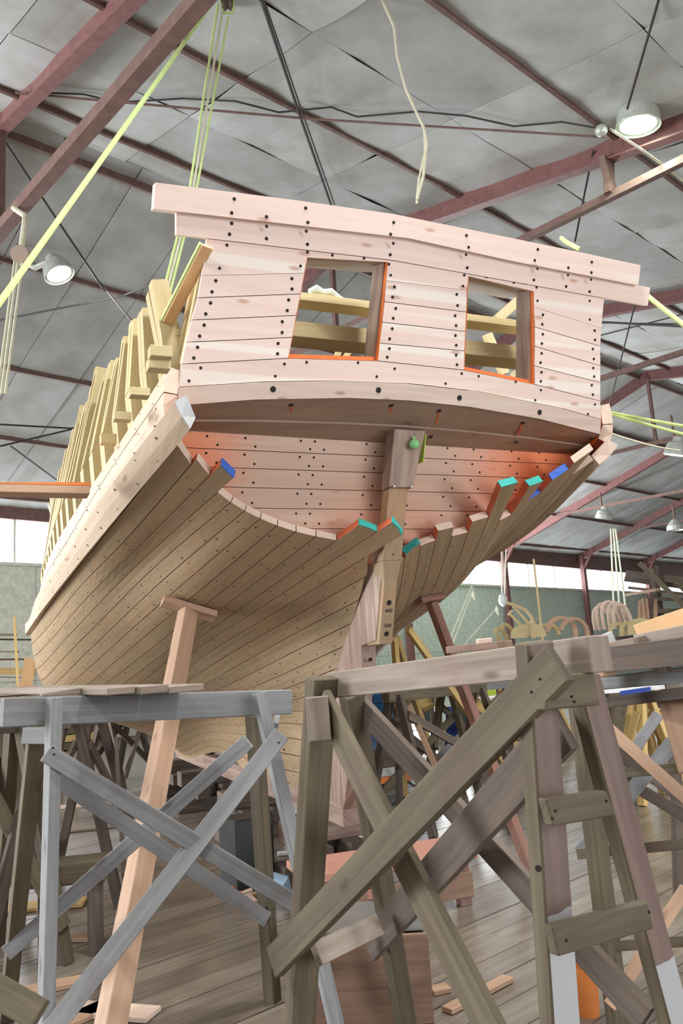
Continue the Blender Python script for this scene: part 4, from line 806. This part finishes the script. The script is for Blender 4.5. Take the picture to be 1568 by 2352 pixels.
for i, (x0, y0, Y0, x1, y1, Y1, lab) in enumerate(((1152, 1262, 24, 1154, 1380, 24, 'white hoist rope before the far window pier, left one'), (1162, 1262, 24, 1158, 1380, 24, 'white hoist rope before the far window pier, right one'), (1084, 1345, 22, 1028, 1480, 20, 'white rope slanting down from the far windows, left one'), (1088, 1350, 22, 1040, 1478, 20, 'white rope slanting down from the far windows, right one'), (1142, 1395, 22, 1066, 1482, 19, 'white rope slanting down from the white block to the left'), (1402, 1215, 22, 1409, 1400, 20, 'hanging line in the far right bay, leftmost of three'), (1408, 1215, 22, 1422, 1390, 20, 'hanging line in the far right bay, middle of three'), (1413, 1215, 22, 1436, 1395, 20, 'hanging line in the far right bay, rightmost of three'))):
    rope('hoist_rope', [at(x0, y0, Y0), at(x1, y1, Y1)], .022, 'rope_white', lab, 'rope', 'thin ropes in the far bays')
wb = thing('pulley_block', 'white pulley block hanging in front of the far green wall', 'pulley'); m = MB(); m.lathe(at(1153, 1362, 23.5), -ZZ, [(.01, 0), (.09, .05), (.13, .18), (.12, .3), (.05, .38), (.01, .4)], 12); m.build('shell', 'white_paint', wb, smooth=True); m = MB(); m.tube([at(1153, 1345, 23.5), at(1153, 1364, 23.5)], .03, 6); m.build('hook', 'steel', wb)
for x, y in ((1087, 1368), (1141, 1402)): m = MB(); c = at(x, y, 21); m.tube([c + ZZ * .1, c, c - ZZ * .12 + RGT * .03], [.03, .055, .02], 7); tag(m.build('rope_knot', 'rope_white', smooth=True), 'white knot with a loose end on the %s slanting rope' % ('left' if x < 1100 else 'right'), 'knot', 'rope knots')
# board sticking out over the port sheer, with an orange edge
p1 = onplane(203, 1131, HB(-1.96, 0, 0), BT); p0 = p1 - BT * .66; dp = thing('projecting_board', 'board with an orange top edge sticking out sideways from the port sheer', 'board')
m = MB(); m.bar(p0, p1, .05, .16, BB); m.build('board', 'shore_wood', dp, bevel=.003); m = MB(); q = ZZ * .0265; m.hexa([p0 + q + BB * .08 - BT * .0, p0 + q - BB * .08, p0 + q - BB * .08 + ZZ * .004, p0 + q + BB * .08 + ZZ * .004], [p1 + q + BB * .08, p1 + q - BB * .08, p1 + q - BB * .08 + ZZ * .022, p1 + q + BB * .08 + ZZ * .022]); m.build('painted_edge', 'orange_paint', dp)
# rag on the inner beam, glass float on the post head
z = onplane(780, 691, HB(0, .35, 0), BB)[2]; c = HB(-.44, .40, z + .05); m = MB(); m.tube([c + BT * a_ + ZZ * b_ for a_, b_ in ((-.10, .015), (-.05, .035), (.0, .02), (.06, .03), (.12, -.005), (.16, -.01))], [.02, .035, .025, .03, .02, .008], 8)
tag(m.build('rag', 'cloth_white', smooth=True), 'white rag draped over the upper beam in the left stern window', 'rag')
c = HB(.062, postline(3.10) - .06, 3.10); m = MB(); m.lathe(c - ZZ * .034, ZZ, [(.002, 0), (.02, .006), (.032, .02), (.035, .034), (.032, .05), (.02, .062), (.010, .068), (.010, .085)], 16); tag(m.build('light_bulb', 'glass_green', smooth=True), 'greenish bulb hanging at the head of the rudder post under the counter', 'bulb')

# ------------------------------------------------------------------ right hand staging
sg_ = thing('staging', 'long dark staging bench with cross braces at the right edge behind the trestle', 'bench')
for nm, a, b, w, t, mt in (('beam', (1372, 1518, 3.9), (1640, 1488, 3.3), 58, .14, 'dark_wood'), ('rail', (1360, 1572, 4.1), (1640, 1548, 3.6), 26, .06, 'grey_wood'), ('rail', (1372, 1616, 4.2), (1640, 1583, 3.7), 24, .14, 'dark_wood'), ('stretcher', (1340, 1783, 4.0), (1640, 1758, 3.6), 21, .06, 'brown_wood'), ('stretcher', (1330, 1962, 4.1), (1640, 1932, 3.7), 21, .06, 'brown_wood'), ('stretcher', (1310, 2180, 4.0), (1640, 2158, 3.7), 20, .06, 'brown_wood'),
    ('brace', (1356, 1636, 3.8), (1640, 1892, 3.5), 27, .04, 'shore_wood'), ('brace', (1372, 1700, 4.3), (1640, 1878, 4.2), 30, .03, 'dark_wood'), ('brace', (1512, 1640, 4.4), (1430, 1760, 4.4), 24, .03, 'grey_wood'), ('brace', (1545, 1705, 4.1), (1330, 1960, 4.1), 32, .03, 'grey_wood'), ('brace', (1430, 1790, 4.2), (1640, 1915, 4.1), 26, .03, 'dark_wood'), ('brace', (1575, 2040, 3.6), (1400, 2310, 3.6), 26, .03, 'shore_wood'), ('leg', (1544, 1556, 4.5), (1560, 2060, 4.5), 26, .1, 'dark_wood')):
    pbar(nm, a, b, w, t, mt, sg_)
for x, Y in ((1322, 3.9), (1650, 3.7)):
    q = at(x, 1560, Y); one_bar('leg', np.array([q[0], q[1], 1.7]), np.array([q[0] + .02, q[1], 0]), .08, .07, 'brown_wood' if x < 1400 else 'dark_wood', sg_, -BB)
m = MB(); a, b_ = at(1386, 1526, 3.86), at(1410, 1516, 3.9); m.bar(at(1372, 1522, 3.78), at(1402, 1518, 3.82), .13, .05, BN); m.build('end_cap', 'shore_wood', sg_, bevel=.004)
def flatbox(name, quad_a, quad_b, wpx, t, mat, label, cat, grp=None):
    o = pbar(name, quad_a, quad_b, wpx, t, mat); return tag(o, label, cat, grp)
flatbox('timber', (1385, 1489, 4.0), (1480, 1470, 3.7), 20, .12, 'old_wood', 'short timber end lying on the staging beside the clear plastic', 'timber', 'timbers on the staging')
flatbox('timber', (1484, 1466, 3.8), (1640, 1436, 3.4), 26, .14, 'old_wood', 'longer timber on the staging at the right edge', 'timber', 'timbers on the staging')
flatbox('plywood_sheet', (1545, 1590, 3.9), (1600, 1770, 3.6), 74, .02, 'shore_wood', 'reddish board leaning under the staging at the right edge', 'board')
flatbox('lumber_box', (1498, 1446, 4.0), (1640, 1400, 3.6), 46, .2, 'ply_wood', 'nail studded pine box on the staging at the right edge', 'box')
m = MB(); m.bar(at(1376, 1486, 4.1), at(1412, 1472, 4.1), .03, .1, ZZ); tag(m.build('plastic_wrap', 'white_paint'), 'crumpled pale wrap on the staging end beside the timber', 'plastic')
flatbox('white_sheet', (1388, 1589, 6.0), (1500, 1580, 5.7), 9, .3, 'white_paint', 'white laminate sheet lying on the shelf below the staging', 'sheet'); flatbox('blue_case', (1432, 1592, 5.4), (1487, 1584, 5.3), 11, .12, 'blue_cloth', 'dark blue case on the shelf below the staging', 'case')
# two off-cuts on the right trestle's beam and blocks behind it
flatbox('timber', (1040, 1492, 3.6), (1160, 1480, 3.3), 16, .08, 'box_wood', 'brown block lying flat just above the right trestle beam', 'timber', 'blocks behind the right trestle'); flatbox('timber', (1095, 1474, 3.9), (1128, 1471, 3.9), 12, .06, 'pale_end', 'small pale block on top of the brown block', 'timber', 'blocks behind the right trestle')

# ------------------------------------------------------------------ background trestles, poles and boat parts, seen between the legs
def bgtrestle(label, x0, y0, Y0, x1, y1, Y1, mats, spread=.32):
    """trestle standing at its true place: beam seen from (x0,y0) to (x1,y1)"""
    o = thing('trestle', label, 'trestle', 'work trestles in the background'); A, B = at(x0, y0, Y0), at(x1, y1, Y1); e = unit((B - A) * [1, 1, 0]); p = np.array([-e[1], e[0], 0])
    one_bar('beam', A, B, .12, .09, mats[0], o, p); legs = {}
    for end, P in ((0, A), (1, B)):
        for sd in (-1, 1):
            q0 = P + e * (.18 if end == 0 else -.18) + p * sd * .05; q1 = np.array([q0[0], q0[1], 0]) + p * sd * spread + e * (-.1 if end == 0 else .1); legs[end, sd] = (q0, q1); one_bar('leg', q0, q1, .08, .07, mats[1], o, p, bevel=0)
    for sd in (-1, 1):
        f = lambda L, k: L[0] + (L[1] - L[0]) * k
        one_bar('brace', f(legs[0, sd], .15) + p * sd * .05, f(legs[1, sd], .85) + p * sd * .05, .085, .03, mats[1], o, p, bevel=0); one_bar('brace', f(legs[1, sd], .15) + p * sd * .08, f(legs[0, sd], .85) + p * sd * .08, .085, .03, mats[0], o, p, bevel=0)
    return o
bgtrestle('dark trestle behind the left trestle, cut by the left edge', -150, 1668, 5.0, 95, 1660, 5.6, ('dark_wood', 'brown_wood'))
bgtrestle('dark trestle standing behind the legs of the left trestle', 150, 1655, 6.3, 228, 1648, 7.6, ('dark_wood', 'dark_wood'))
bgtrestle('far dark trestle against the green wall left of the keel', 225, 1640, 12.5, 318, 1632, 13.5, ('dark_wood', 'dark_wood'))
bgtrestle('dark trestle behind the right trestle, with a greenish brace', 885, 1600, 8.2, 1110, 1578, 10.2, ('brown_wood', 'dark_wood'))
bgtrestle('brown trestle seen between the crossed braces of the right trestle', 1010, 1582, 10.5, 1180, 1570, 12.5, ('grey_wood', 'brown_wood'))
bgtrestle('far yellowish trestle behind the right trestle post', 1150, 1578, 12.5, 1260, 1572, 14.5, ('yellow_wood', 'yellow_wood'))
for (a, b, w, mt, lab) in (((925, 1585, 8.8), (1010, 1785, 7.9), 13, 'shore_wood', 'light brown stick crossing the crossed braces of the right trestle'), ((950, 1560, 11), (985, 1625, 10.6), 26, 'yellow_wood', 'stubby yellow timber hanging behind the right trestle beam'), ((908, 1560, 9.6), (918, 1860, 8.2), 16, 'dark_wood', 'dark red upright pole behind the right trestle'), ((1070, 1560, 12), (1110, 1640, 11.5), 14, 'yellow_wood', 'yellow pole behind the right trestle beam, near the middle'), ((886, 1560, 10), (889, 1620, 9.9), 15, 'yellow_wood', 'short yellow post end below the beam beside the blue drum'), ((1130, 1760, 9.5), (1210, 1985, 7.4), 15, 'red_wood', 'reddish pole leaning behind the right trestle post'), ((1010, 1600, 11), (1002, 1720, 10.6), 8, 'brown_wood', 'thin brown upright among the background trestles'), ((1180, 1700, 14), (1186, 1800, 13.5), 16, 'yellow_wood', 'thick yellowish leg far behind the right trestle')):
    tag(pbar('pole', a, b, w, .07, mt, bevel=0), lab, 'pole', 'loose poles in the background')
def drum(p, r, h, mat, label, cat, name):
    m = MB(); m.lathe(p, ZZ, [(.01, 0), (r, 0), (r, h * .3), (r * 1.03, h * .32), (r, h * .34), (r, h * .66), (r * 1.03, h * .68), (r, h * .7), (r, h), (r * .95, h), (.01, h * .98)], 18); return tag(m.build(name, mat), label, cat)
p = at(886, 1655, 12.5); p[2] = .35; drum(p, .32, 1.0, 'blue_plastic', 'blue drum behind the right trestle, right of the sternpost', 'drum', 'blue_drum'); drum(np.array([p[0], p[1], 0]), .34, .34, 'dark_wood', 'dark stand under the blue drum', 'stand', 'drum_stand')
pm = thing('green_machine', 'lime green machine with a round grey flange behind the right trestle beam', 'machine'); q = at(1097, 1606, 14.5); m = MB(); m.bar(q - BT * .28, q + BT * .28, .42, .4, -BB); m.build('housing', 'green_machine', pm, bevel=.03); m = MB(); m.lathe(at(1078, 1590, 14.2) - FWD * .12, FWD, [(.14, 0), (.2, .02), (.2, .12), (.14, .14), (.14, 0)], 20); m.build('flange', 'steel', pm); m = MB(); m.bar(np.array([q[0], q[1], 0]), q - ZZ * .2, .5, .4, BB); m.build('stand', 'dark_green_box', pm)
q = at(1040, 1665, 11.8); m = MB(); m.hexa([q + ZZ * .25 - BT * .04, q + ZZ * .25 + BT * .05, q + ZZ * .25 + BT * .05 + BB * .1, q + ZZ * .25 - BT * .04 + BB * .1], [q - ZZ * .35 - BT * .10, q - ZZ * .35 + BT * .16, q - ZZ * .35 + BT * .16 + BB * .14, q - ZZ * .35 - BT * .1 + BB * .14]); tag(m.build('blue_tarp', 'blue_cloth', bevel=.02), 'dark blue cloth hanging among the background trestles', 'cloth')
for i in range(5):
    q = at(1126, 1640 - i * 9, 13.2); m = MB(); m.bar(q - BT * .28, q + BT * .28, .045, .5, BB); tag(m.build('lumber_board', ('red_white', 'pink_board')[i % 2]), 'sawn board in the small stack behind the right trestle, number %s from below' % ('one', 'two', 'three', 'four', 'five')[i], 'board', 'boards stacked behind the right trestle')
m = MB(); m.bar(np.array([at(1126, 1650, 13.2)[0], at(1126, 1650, 13.2)[1], 0]), at(1126, 1646, 13.2), .5, .4, BB); tag(m.build('lumber_stand', 'dark_wood'), 'dark stand under the small board stack behind the right trestle', 'stand')
for i, (x, y, Y, w) in enumerate(((862, 1700, 13, .3), (905, 1790, 9.5, .28))):
    q = onz(x, 1765 + i * 70); bc = thing('barrier_rail', 'red and white rail standing on the floor behind the right trestle, %s one' % ('farther', 'nearer')[i], 'rail', 'red and white rails'); h = .42 - .1 * i
    m = MB(); m.bar(q - BT * .5 + ZZ * h, q + BT * .5 + ZZ * h, .09, .03, BB); m.build('board', 'white_paint', bc)
    m = MB(); m.bar(q - BT * .5 + ZZ * (h - .09), q + BT * .5 + ZZ * (h - .09), .07, .03, BB); m.build('board', 'orange_paint', bc)
    for sx in (-.45, .45): m = MB(); m.bar(q + BT * sx, q + BT * sx + ZZ * (h + .04), .05, .04, BB); m.build('leg', 'dark_wood', bc)
# boat moulds and frames stacked far right, above the trestle
def mould(x, y, Y, w, h, th, mat, label, tilt=0.0, open_=True):
    """arched frame mould: U shaped band of wood"""
    c = at(x, y, Y); X = unit(np.array([math.cos(tilt), -math.sin(tilt) * .3, math.sin(tilt)])); Yv = unit(np.cross(X, -BB)); Yv = Yv if Yv[2] > 0 else -Yv; m = MB(); pts = []
    for i in range(13):
        a = math.pi * i / 12; pts.append((c + X * math.cos(a) * w / 2 + Yv * (math.sin(a) ** .7) * h, c + X * math.cos(a) * (w / 2 - th) + Yv * max(0, (math.sin(a) ** .7) * h - th)))
    for (a0, a1), (b0, b1) in zip(pts[:-1], pts[1:]): m.prism([a0, b0, b1, a1], BB * .045, X, Yv)
    return tag(m.build('boat_mould', mat), label, 'mould', 'boat frame moulds')
bench = thing('mould_bench', 'dark bench carrying the boat moulds in front of the far green wall', 'bench'); m = MB(); m.bar(at(1100, 1486, 15.5), at(1560, 1456, 17), .9, .05, ZZ); m.build('bench_top', 'dark_wood', bench)
for x in (1120, 1300, 1500): q = at(x, 1484 - (x - 1100) * .07, 15.8); m = MB(); m.bar(np.array([q[0], q[1], 0]), q, .14, .14, BB); m.build('leg', 'dark_wood', bench)
MLD = sorted([(1215, 1464, 15.5, .66, .26, .24, 0, 'rib_wood'), (1256, 1462, 16.0, .55, .26, .06, .1, 'rib_wood'), (1290, 1460, 15.6, .62, .38, .07, -.3, 'shore_wood'), (1318, 1462, 15.4, .6, .38, .06, -.5, 'shore_wood'), (1388, 1443, 17.6, .42, .50, .05, .15, 'pale_end'), (1399, 1442, 17.4, .42, .56, .05, .2, 'pale_end'), (1410, 1441, 17.2, .42, .58, .05, .15, 'pale_end'), (1422, 1440, 17.0, .40, .54, .05, .1, 'pale_end'), (1434, 1440, 16.8, .40, .50, .05, .15, 'pale_end'), (1420, 1462, 16, .34, .28, .06, .1, 'rib_wood'), (1447, 1460, 15.8, .36, .28, .06, .0, 'rib_wood'), (1474, 1456, 15.6, .5, .30, .22, 0, 'rib_wood'), (1176, 1464, 16.2, .24, .34, .06, .5, 'rib_wood'), (1158, 1468, 16.3, .22, .28, .06, .5, 'rib_wood')])
for i, (x, y, Y, w, h, th, t_, mt) in enumerate(MLD):
    mould(x, y, Y, w, h, th, mt, 'curved wooden boat mould on the far bench, number %s from the left' % ('one', 'two', 'three', 'four', 'five', 'six', 'seven', 'eight', 'nine', 'ten', 'eleven', 'twelve', 'thirteen', 'fourteen')[i], t_)
lf = thing('lattice_frame', 'yellowish curved lattice frame standing on the far bench beside the white pulley', 'mould'); YL = 16.3
m = MB(); arc = [at(1163, 1385, YL), at(1182, 1390, YL), at(1208, 1402, YL), at(1222, 1420, YL), at(1231, 1444, YL), at(1229, 1465, YL)]; m.tube(arc, .035, 5); m.build('rim', 'rib_wood', lf)
for a, b in (((1168, 1408), (1218, 1458)), ((1178, 1392), (1226, 1446)), ((1166, 1412), (1176, 1402)), ((1205, 1445), (1222, 1424))): m = MB(); m.bar(at(*a, YL), at(*b, YL), .05, .04); m.build('batten', 'rib_wood', lf)
tag(pbar('pole', (1225, 1285, 15.5), (1246, 1474, 14.8), 5, .05, 'rib_wood', bevel=0), 'slender yellow pole standing upright before the far windows', 'pole')
for i in range(7):
    x = 1462 + i * 7 + random.uniform(-2, 2); tag(pbar('stick', (x + random.uniform(-6, 8), 1378 + random.uniform(-8, 16), 17), (x + 4, 1455, 16.6), 5.5, .04, 'shore_wood', bevel=0), 'upright reddish stick in the bundle right of the moulds, number %s' % ('one', 'two', 'three', 'four', 'five', 'six', 'seven')[i], 'stick', 'bundle of upright sticks')
rk = thing('timber_rack', 'overhead rack loaded with dark timber at the right edge below the roof', 'rack')
for a, b, w, mt in (((1470, 1296, 17), (1640, 1458, 15), 12, 'brown_wood'), ((1545, 1330, 17), (1640, 1420, 16), 12, 'brown_wood'), ((1440, 1318, 19), (1640, 1342, 17), 16, 'dark_wood'), ((1436, 1330, 19), (1640, 1356, 17.5), 12, 'dark_wood'), ((1445, 1350, 18.5), (1640, 1372, 17), 7, 'dark_wood'), ((1440, 1366, 18), (1510, 1354, 17), 6, 'shore_wood'), ((1490, 1405, 18), (1640, 1398, 17), 9, 'brown_wood'), ((1490, 1375, 18), (1640, 1380, 17), 8, 'dark_wood'), ((1506, 1300, 18), (1510, 1470, 18), 10, 'dark_wood'), ((1500, 1430, 18), (1640, 1420, 17), 30, 'dark_wood')): pbar('timber', a, b, w, .12, mt, rk, bevel=0)
for x_ in (1512, 1610): q = at(x_, 1400, 18); one_bar('post', np.array([q[0], q[1], 0]), q + ZZ * .9, .14, .14, 'dark_wood', rk, BB, bevel=0)
# ------------------------------------------------------------------ left background: lumber rack, stack, leaning sheet
lr = thing('lumber_rack', 'pole rack with rails and lumber against the far wall at the left edge', 'rack')
for a, b, w, mt in (((33, 1418, 15), (42, 1600, 14.6), 6, 'yellow_wood'), ((-40, 1457, 15.2), (36, 1458, 15), 6, 'brown_wood'), ((-40, 1468, 16), (110, 1470, 17.5), 4, 'brown_wood'), ((-40, 1497, 15.2), (40, 1497, 15), 4, 'brown_wood'), ((-40, 1515, 15.2), (80, 1514, 16.3), 4, 'red_wood'), ((-40, 1540, 15.2), (62, 1543, 15.6), 14, 'yellow_wood'), ((-40, 1555, 15.2), (50, 1556, 15), 3, 'dark_wood'), ((-60, 1418, 15.4), (-52, 1640, 15), 6, 'yellow_wood')): pbar('rail', a, b, w, .08, mt, lr, bevel=0)
tag(pbar('plywood_sheet', (70, 1513, 14.2), (56, 1596, 13.4), 26, .03, 'ply_wood', bevel=0), 'orange tan sheet leaning by the lumber rack left of the hull', 'board')
tag(pbar('pole', (80, 1540, 14.0), (42, 1650, 13.0), 7, .05, 'yellow_wood', bevel=0), 'yellow pole leaning over the tan sheet', 'pole')
for i in range(9):
    y = 1568 + 5.2 * i; q = at(30 + random.uniform(-25, 25), y + 10, 12.6 - .1 * i); q = np.array([-4.95 + random.uniform(-.15, .1), 12.4, 1.195 + .036 * (8 - i)]); dr = unit(BT + BB * random.uniform(-.15, .15)); m = MB(); m.bar(q - dr * .9, q + dr * random.uniform(.35, .6), .22, .024, ZZ)
    tag(m.build('lumber_board', random.choice(('ply_wood', 'yellow_wood', 'shore_wood', 'box_wood'))), 'board in the lumber heap at the left edge, number %s from the top' % ('one', 'two', 'three', 'four', 'five', 'six', 'seven', 'eight', 'nine')[i], 'board', 'boards in the lumber heap')
q = at(20, 1640, 12.2); m = MB(); m.bar(np.array([-5.15, 12.4, 0]), np.array([-5.15, 12.4, 1.18]), 1.5, .5, BB); tag(m.build('lumber_stand', 'dark_wood'), 'dark timber stand under the lumber heap at the left', 'stand')
# planks lying on the floor at the left, off-cuts and litter
for i, (x, y, L, wd, ang, mt) in enumerate(((40, 2090, 1.0, .2, .1, 'yellow_wood'), (60, 2020, 1.3, .16, .2, 'grey_wood'), (250, 1900, 1.4, .2, .25, 'old_wood'), (210, 1850, 1.2, .2, .2, 'pale_end'), (130, 2270, .35, .12, .4, 'shore_wood'), (185, 2160, .3, .1, -.2, 'shore_wood'), (190, 2340, .35, .12, .9, 'shore_wood'), (255, 2330, .5, .15, -.3, 'pale_end'), (1100, 2290, .5, .07, .75, 'shore_wood'), (1010, 2280, .10, .08, .3, 'shore_wood'), (700, 1960, .5, .08, .1, 'white_paint'))):
    q = onz(x, y); d_ = np.array([math.cos(ang), math.sin(ang), 0]); m = MB(); m.bar(q - d_ * L / 2 + ZZ * .016, q + d_ * L / 2 + ZZ * .016, wd, .026, ZZ)
    tag(m.build('offcut', mt, bevel=.003), ('yellow off-cut on the floor under the left trestle near the edge', 'grey off-cut board on the floor at the left edge', 'old board on the bright floor behind the left trestle', 'pale board on the far floor left of the keel', 'short off-cut beside the left trestle front leg', 'small pale off-cut behind the left trestle leg', 'short off-cut at the bottom left between the braces', 'pale board at the bottom edge beside the long shore', 'narrow off-cut behind the long brace at the bottom centre', 'tiny wooden block on the floor right of the crate', 'white strip on the floor under the stern')[i], 'off-cut', 'off-cuts on the floor')
ws = thing('stool', 'low dark stool with a block top behind the left trestle', 'stool'); q = onz(190, 2195)
m = MB(); m.bar(q + np.array([-.32, .0, .50]), q + np.array([.14, .08, .50]), .14, .2, -BB); m.build('seat', 'brown_wood', ws, bevel=.01)
for dx in (-.25, .07): m = MB(); m.bar(q + np.array([dx, .04, 0]), q + np.array([dx, .04, .43]), .09, .09, BB); m.build('leg', 'dark_wood', ws)
for i, (x, y, c) in enumerate(((520, 2035, 'orange_paint'), (545, 2045, 'red_lead'), (562, 2060, 'pale_end'), (575, 2075, 'pale_end'), (590, 2062, 'shore_wood'), (535, 2062, 'pale_end'), (600, 2088, 'red_white'), (552, 2070, 'orange_paint'))):
    q = onz(x, y); a = random.uniform(0, 3); d_ = np.array([math.cos(a), math.sin(a), .25]); m = MB(); m.bar(q + ZZ * .03 - d_ * .05, q + ZZ * .03 + d_ * .06, .06, .02, ZZ + d_ * .2); tag(m.build('wood_scrap', c), 'scrap of wood in the litter heap under the hull, number %s from the left' % ('one', 'three', 'five', 'seven', 'six', 'two', 'eight', 'four')[i], 'scrap', 'litter under the hull')
q = onz(640, 2060); m = MB(); m.tube([q + np.array([-.06, 0, .05]), q + np.array([-.02, .02, .11]), q + np.array([.04, 0, .09]), q + np.array([.08, .02, .03])], [.03, .07, .065, .02], 9); tag(m.build('plastic_bag', 'plastic_blue_pale', smooth=True), 'pale blue plastic bag on the floor behind the trestle leg', 'bag')
bk = thing('bucket', 'orange bucket on the floor behind the white painted foot', 'bucket'); q = onz(1352, 2330); m = MB(); m.lathe(q, ZZ, [(.01, .005), (.05, 0), (.062, .22), (.066, .225), (.058, .22), (.045, .02)], 20); m.build('pail', 'bucket_orange', bk, smooth=True); m = MB(); m.tube([q + np.array([  .06 * math.cos(a), 0, .22 + .05 * math.sin(a)]) for a in np.linspace(0, math.pi, 9)], .004, 5); m.build('handle', 'steel', bk)
rope('power_cord', [onz(845, 1790) + ZZ * .01, onz(880, 1800) + ZZ * .01, onz(930, 1790) + ZZ * .01, onz(960, 1812) + ZZ * .01, onz(900, 1850) + ZZ * .01], .012, 'cable_black', 'black cord lying in loops on the bright floor behind the right trestle', 'cord')
m = MB(); c = HB(.31, 2.0, .470); m.bar(c, c + ZZ * .32, .11, .13, -BB); tag(m.build('tool_case', 'dark_green_box', bevel=.008), 'dark green case on the keel blocks right of the foot of the sternpost', 'case')

# benches, a cabinet and another trestle in the right background
bgtrestle('yellow trestle under the far right staging beside the brown cabinet', 1432, 1604, 9.4, 1512, 1596, 9.0, ('yellow_wood', 'yellow_wood'))
q = at(1404, 1640, 10.5); m = MB(); m.bar(np.array([q[0], q[1], 0]), np.array([q[0], q[1], 1.25]), .34, .4, BB); tag(m.build('brown_cabinet', 'brown_wood', bevel=.01), 'plain brown cabinet behind the right trestle under the staging', 'cabinet')
for i, (xa, xb, Y, mt, lab) in enumerate(((866, 985, 19, 'dark_green_box', 'dark bench far behind the blue drum'), (1000, 1100, 17, 'wall_green', 'green panelled bench far behind the dark blue cloth'), (1112, 1215, 19.5, 'brown_wood', 'brown panelled bench far behind the lime machine'))):
    o = thing('workbench', lab, 'bench', 'work benches in the far bays'); a, c = at(xa, 1560, Y), at(xb, 1560, Y); a[2] = c[2] = 0; up = ZZ * .92
    one_bar('bench_top', a + up, c + up, .7, .06, 'old_wood', o, ZZ, bevel=0); one_bar('panel', a + ZZ * .5, c + ZZ * .5, .8, .04, mt, o, -BB, bevel=0)
    for e in (a, c): one_bar('leg', e, e + ZZ * .89, .1, .1, 'dark_wood', o, BB, bevel=0)
# lumber piles along the far wall, each board its own piece
for i, (kk, dd_, L, nb, mt) in enumerate(((13.5, 18.6, 4.2, 7, ('yellow_wood', 'brown_wood')), (18.6, 18.7, 4.0, 6, ('dark_wood', 'old_wood')), (23.8, 18.7, 4.6, 7, ('brown_wood', 'yellow_wood')), (29.5, 18.8, 4.4, 6, ('old_wood', 'dark_wood')), (6.8, 18.4, 3.6, 6, ('brown_wood', 'yellow_wood')))):
    pile = thing('lumber_pile', 'pile of long timber by the far wall, %s' % ('behind the boat left of the keel line', 'second one to the right of the sternpost', 'middle one in the right bays', 'farthest one at the right', 'nearest the left edge')[i], 'lumber', 'lumber piles at the far wall')
    for j in range(nb):
        for c in range(2):
            z = .10 + j * .17; o = random.uniform(-.2, .2); one_bar('timber', P3(kk - L / 2 + o, dd_ + c * .36, z), P3(kk + L / 2 + o, dd_ + c * .36, z), .33, .15, mt[(i + j + c) % 2], pile, ZZ, bevel=0)
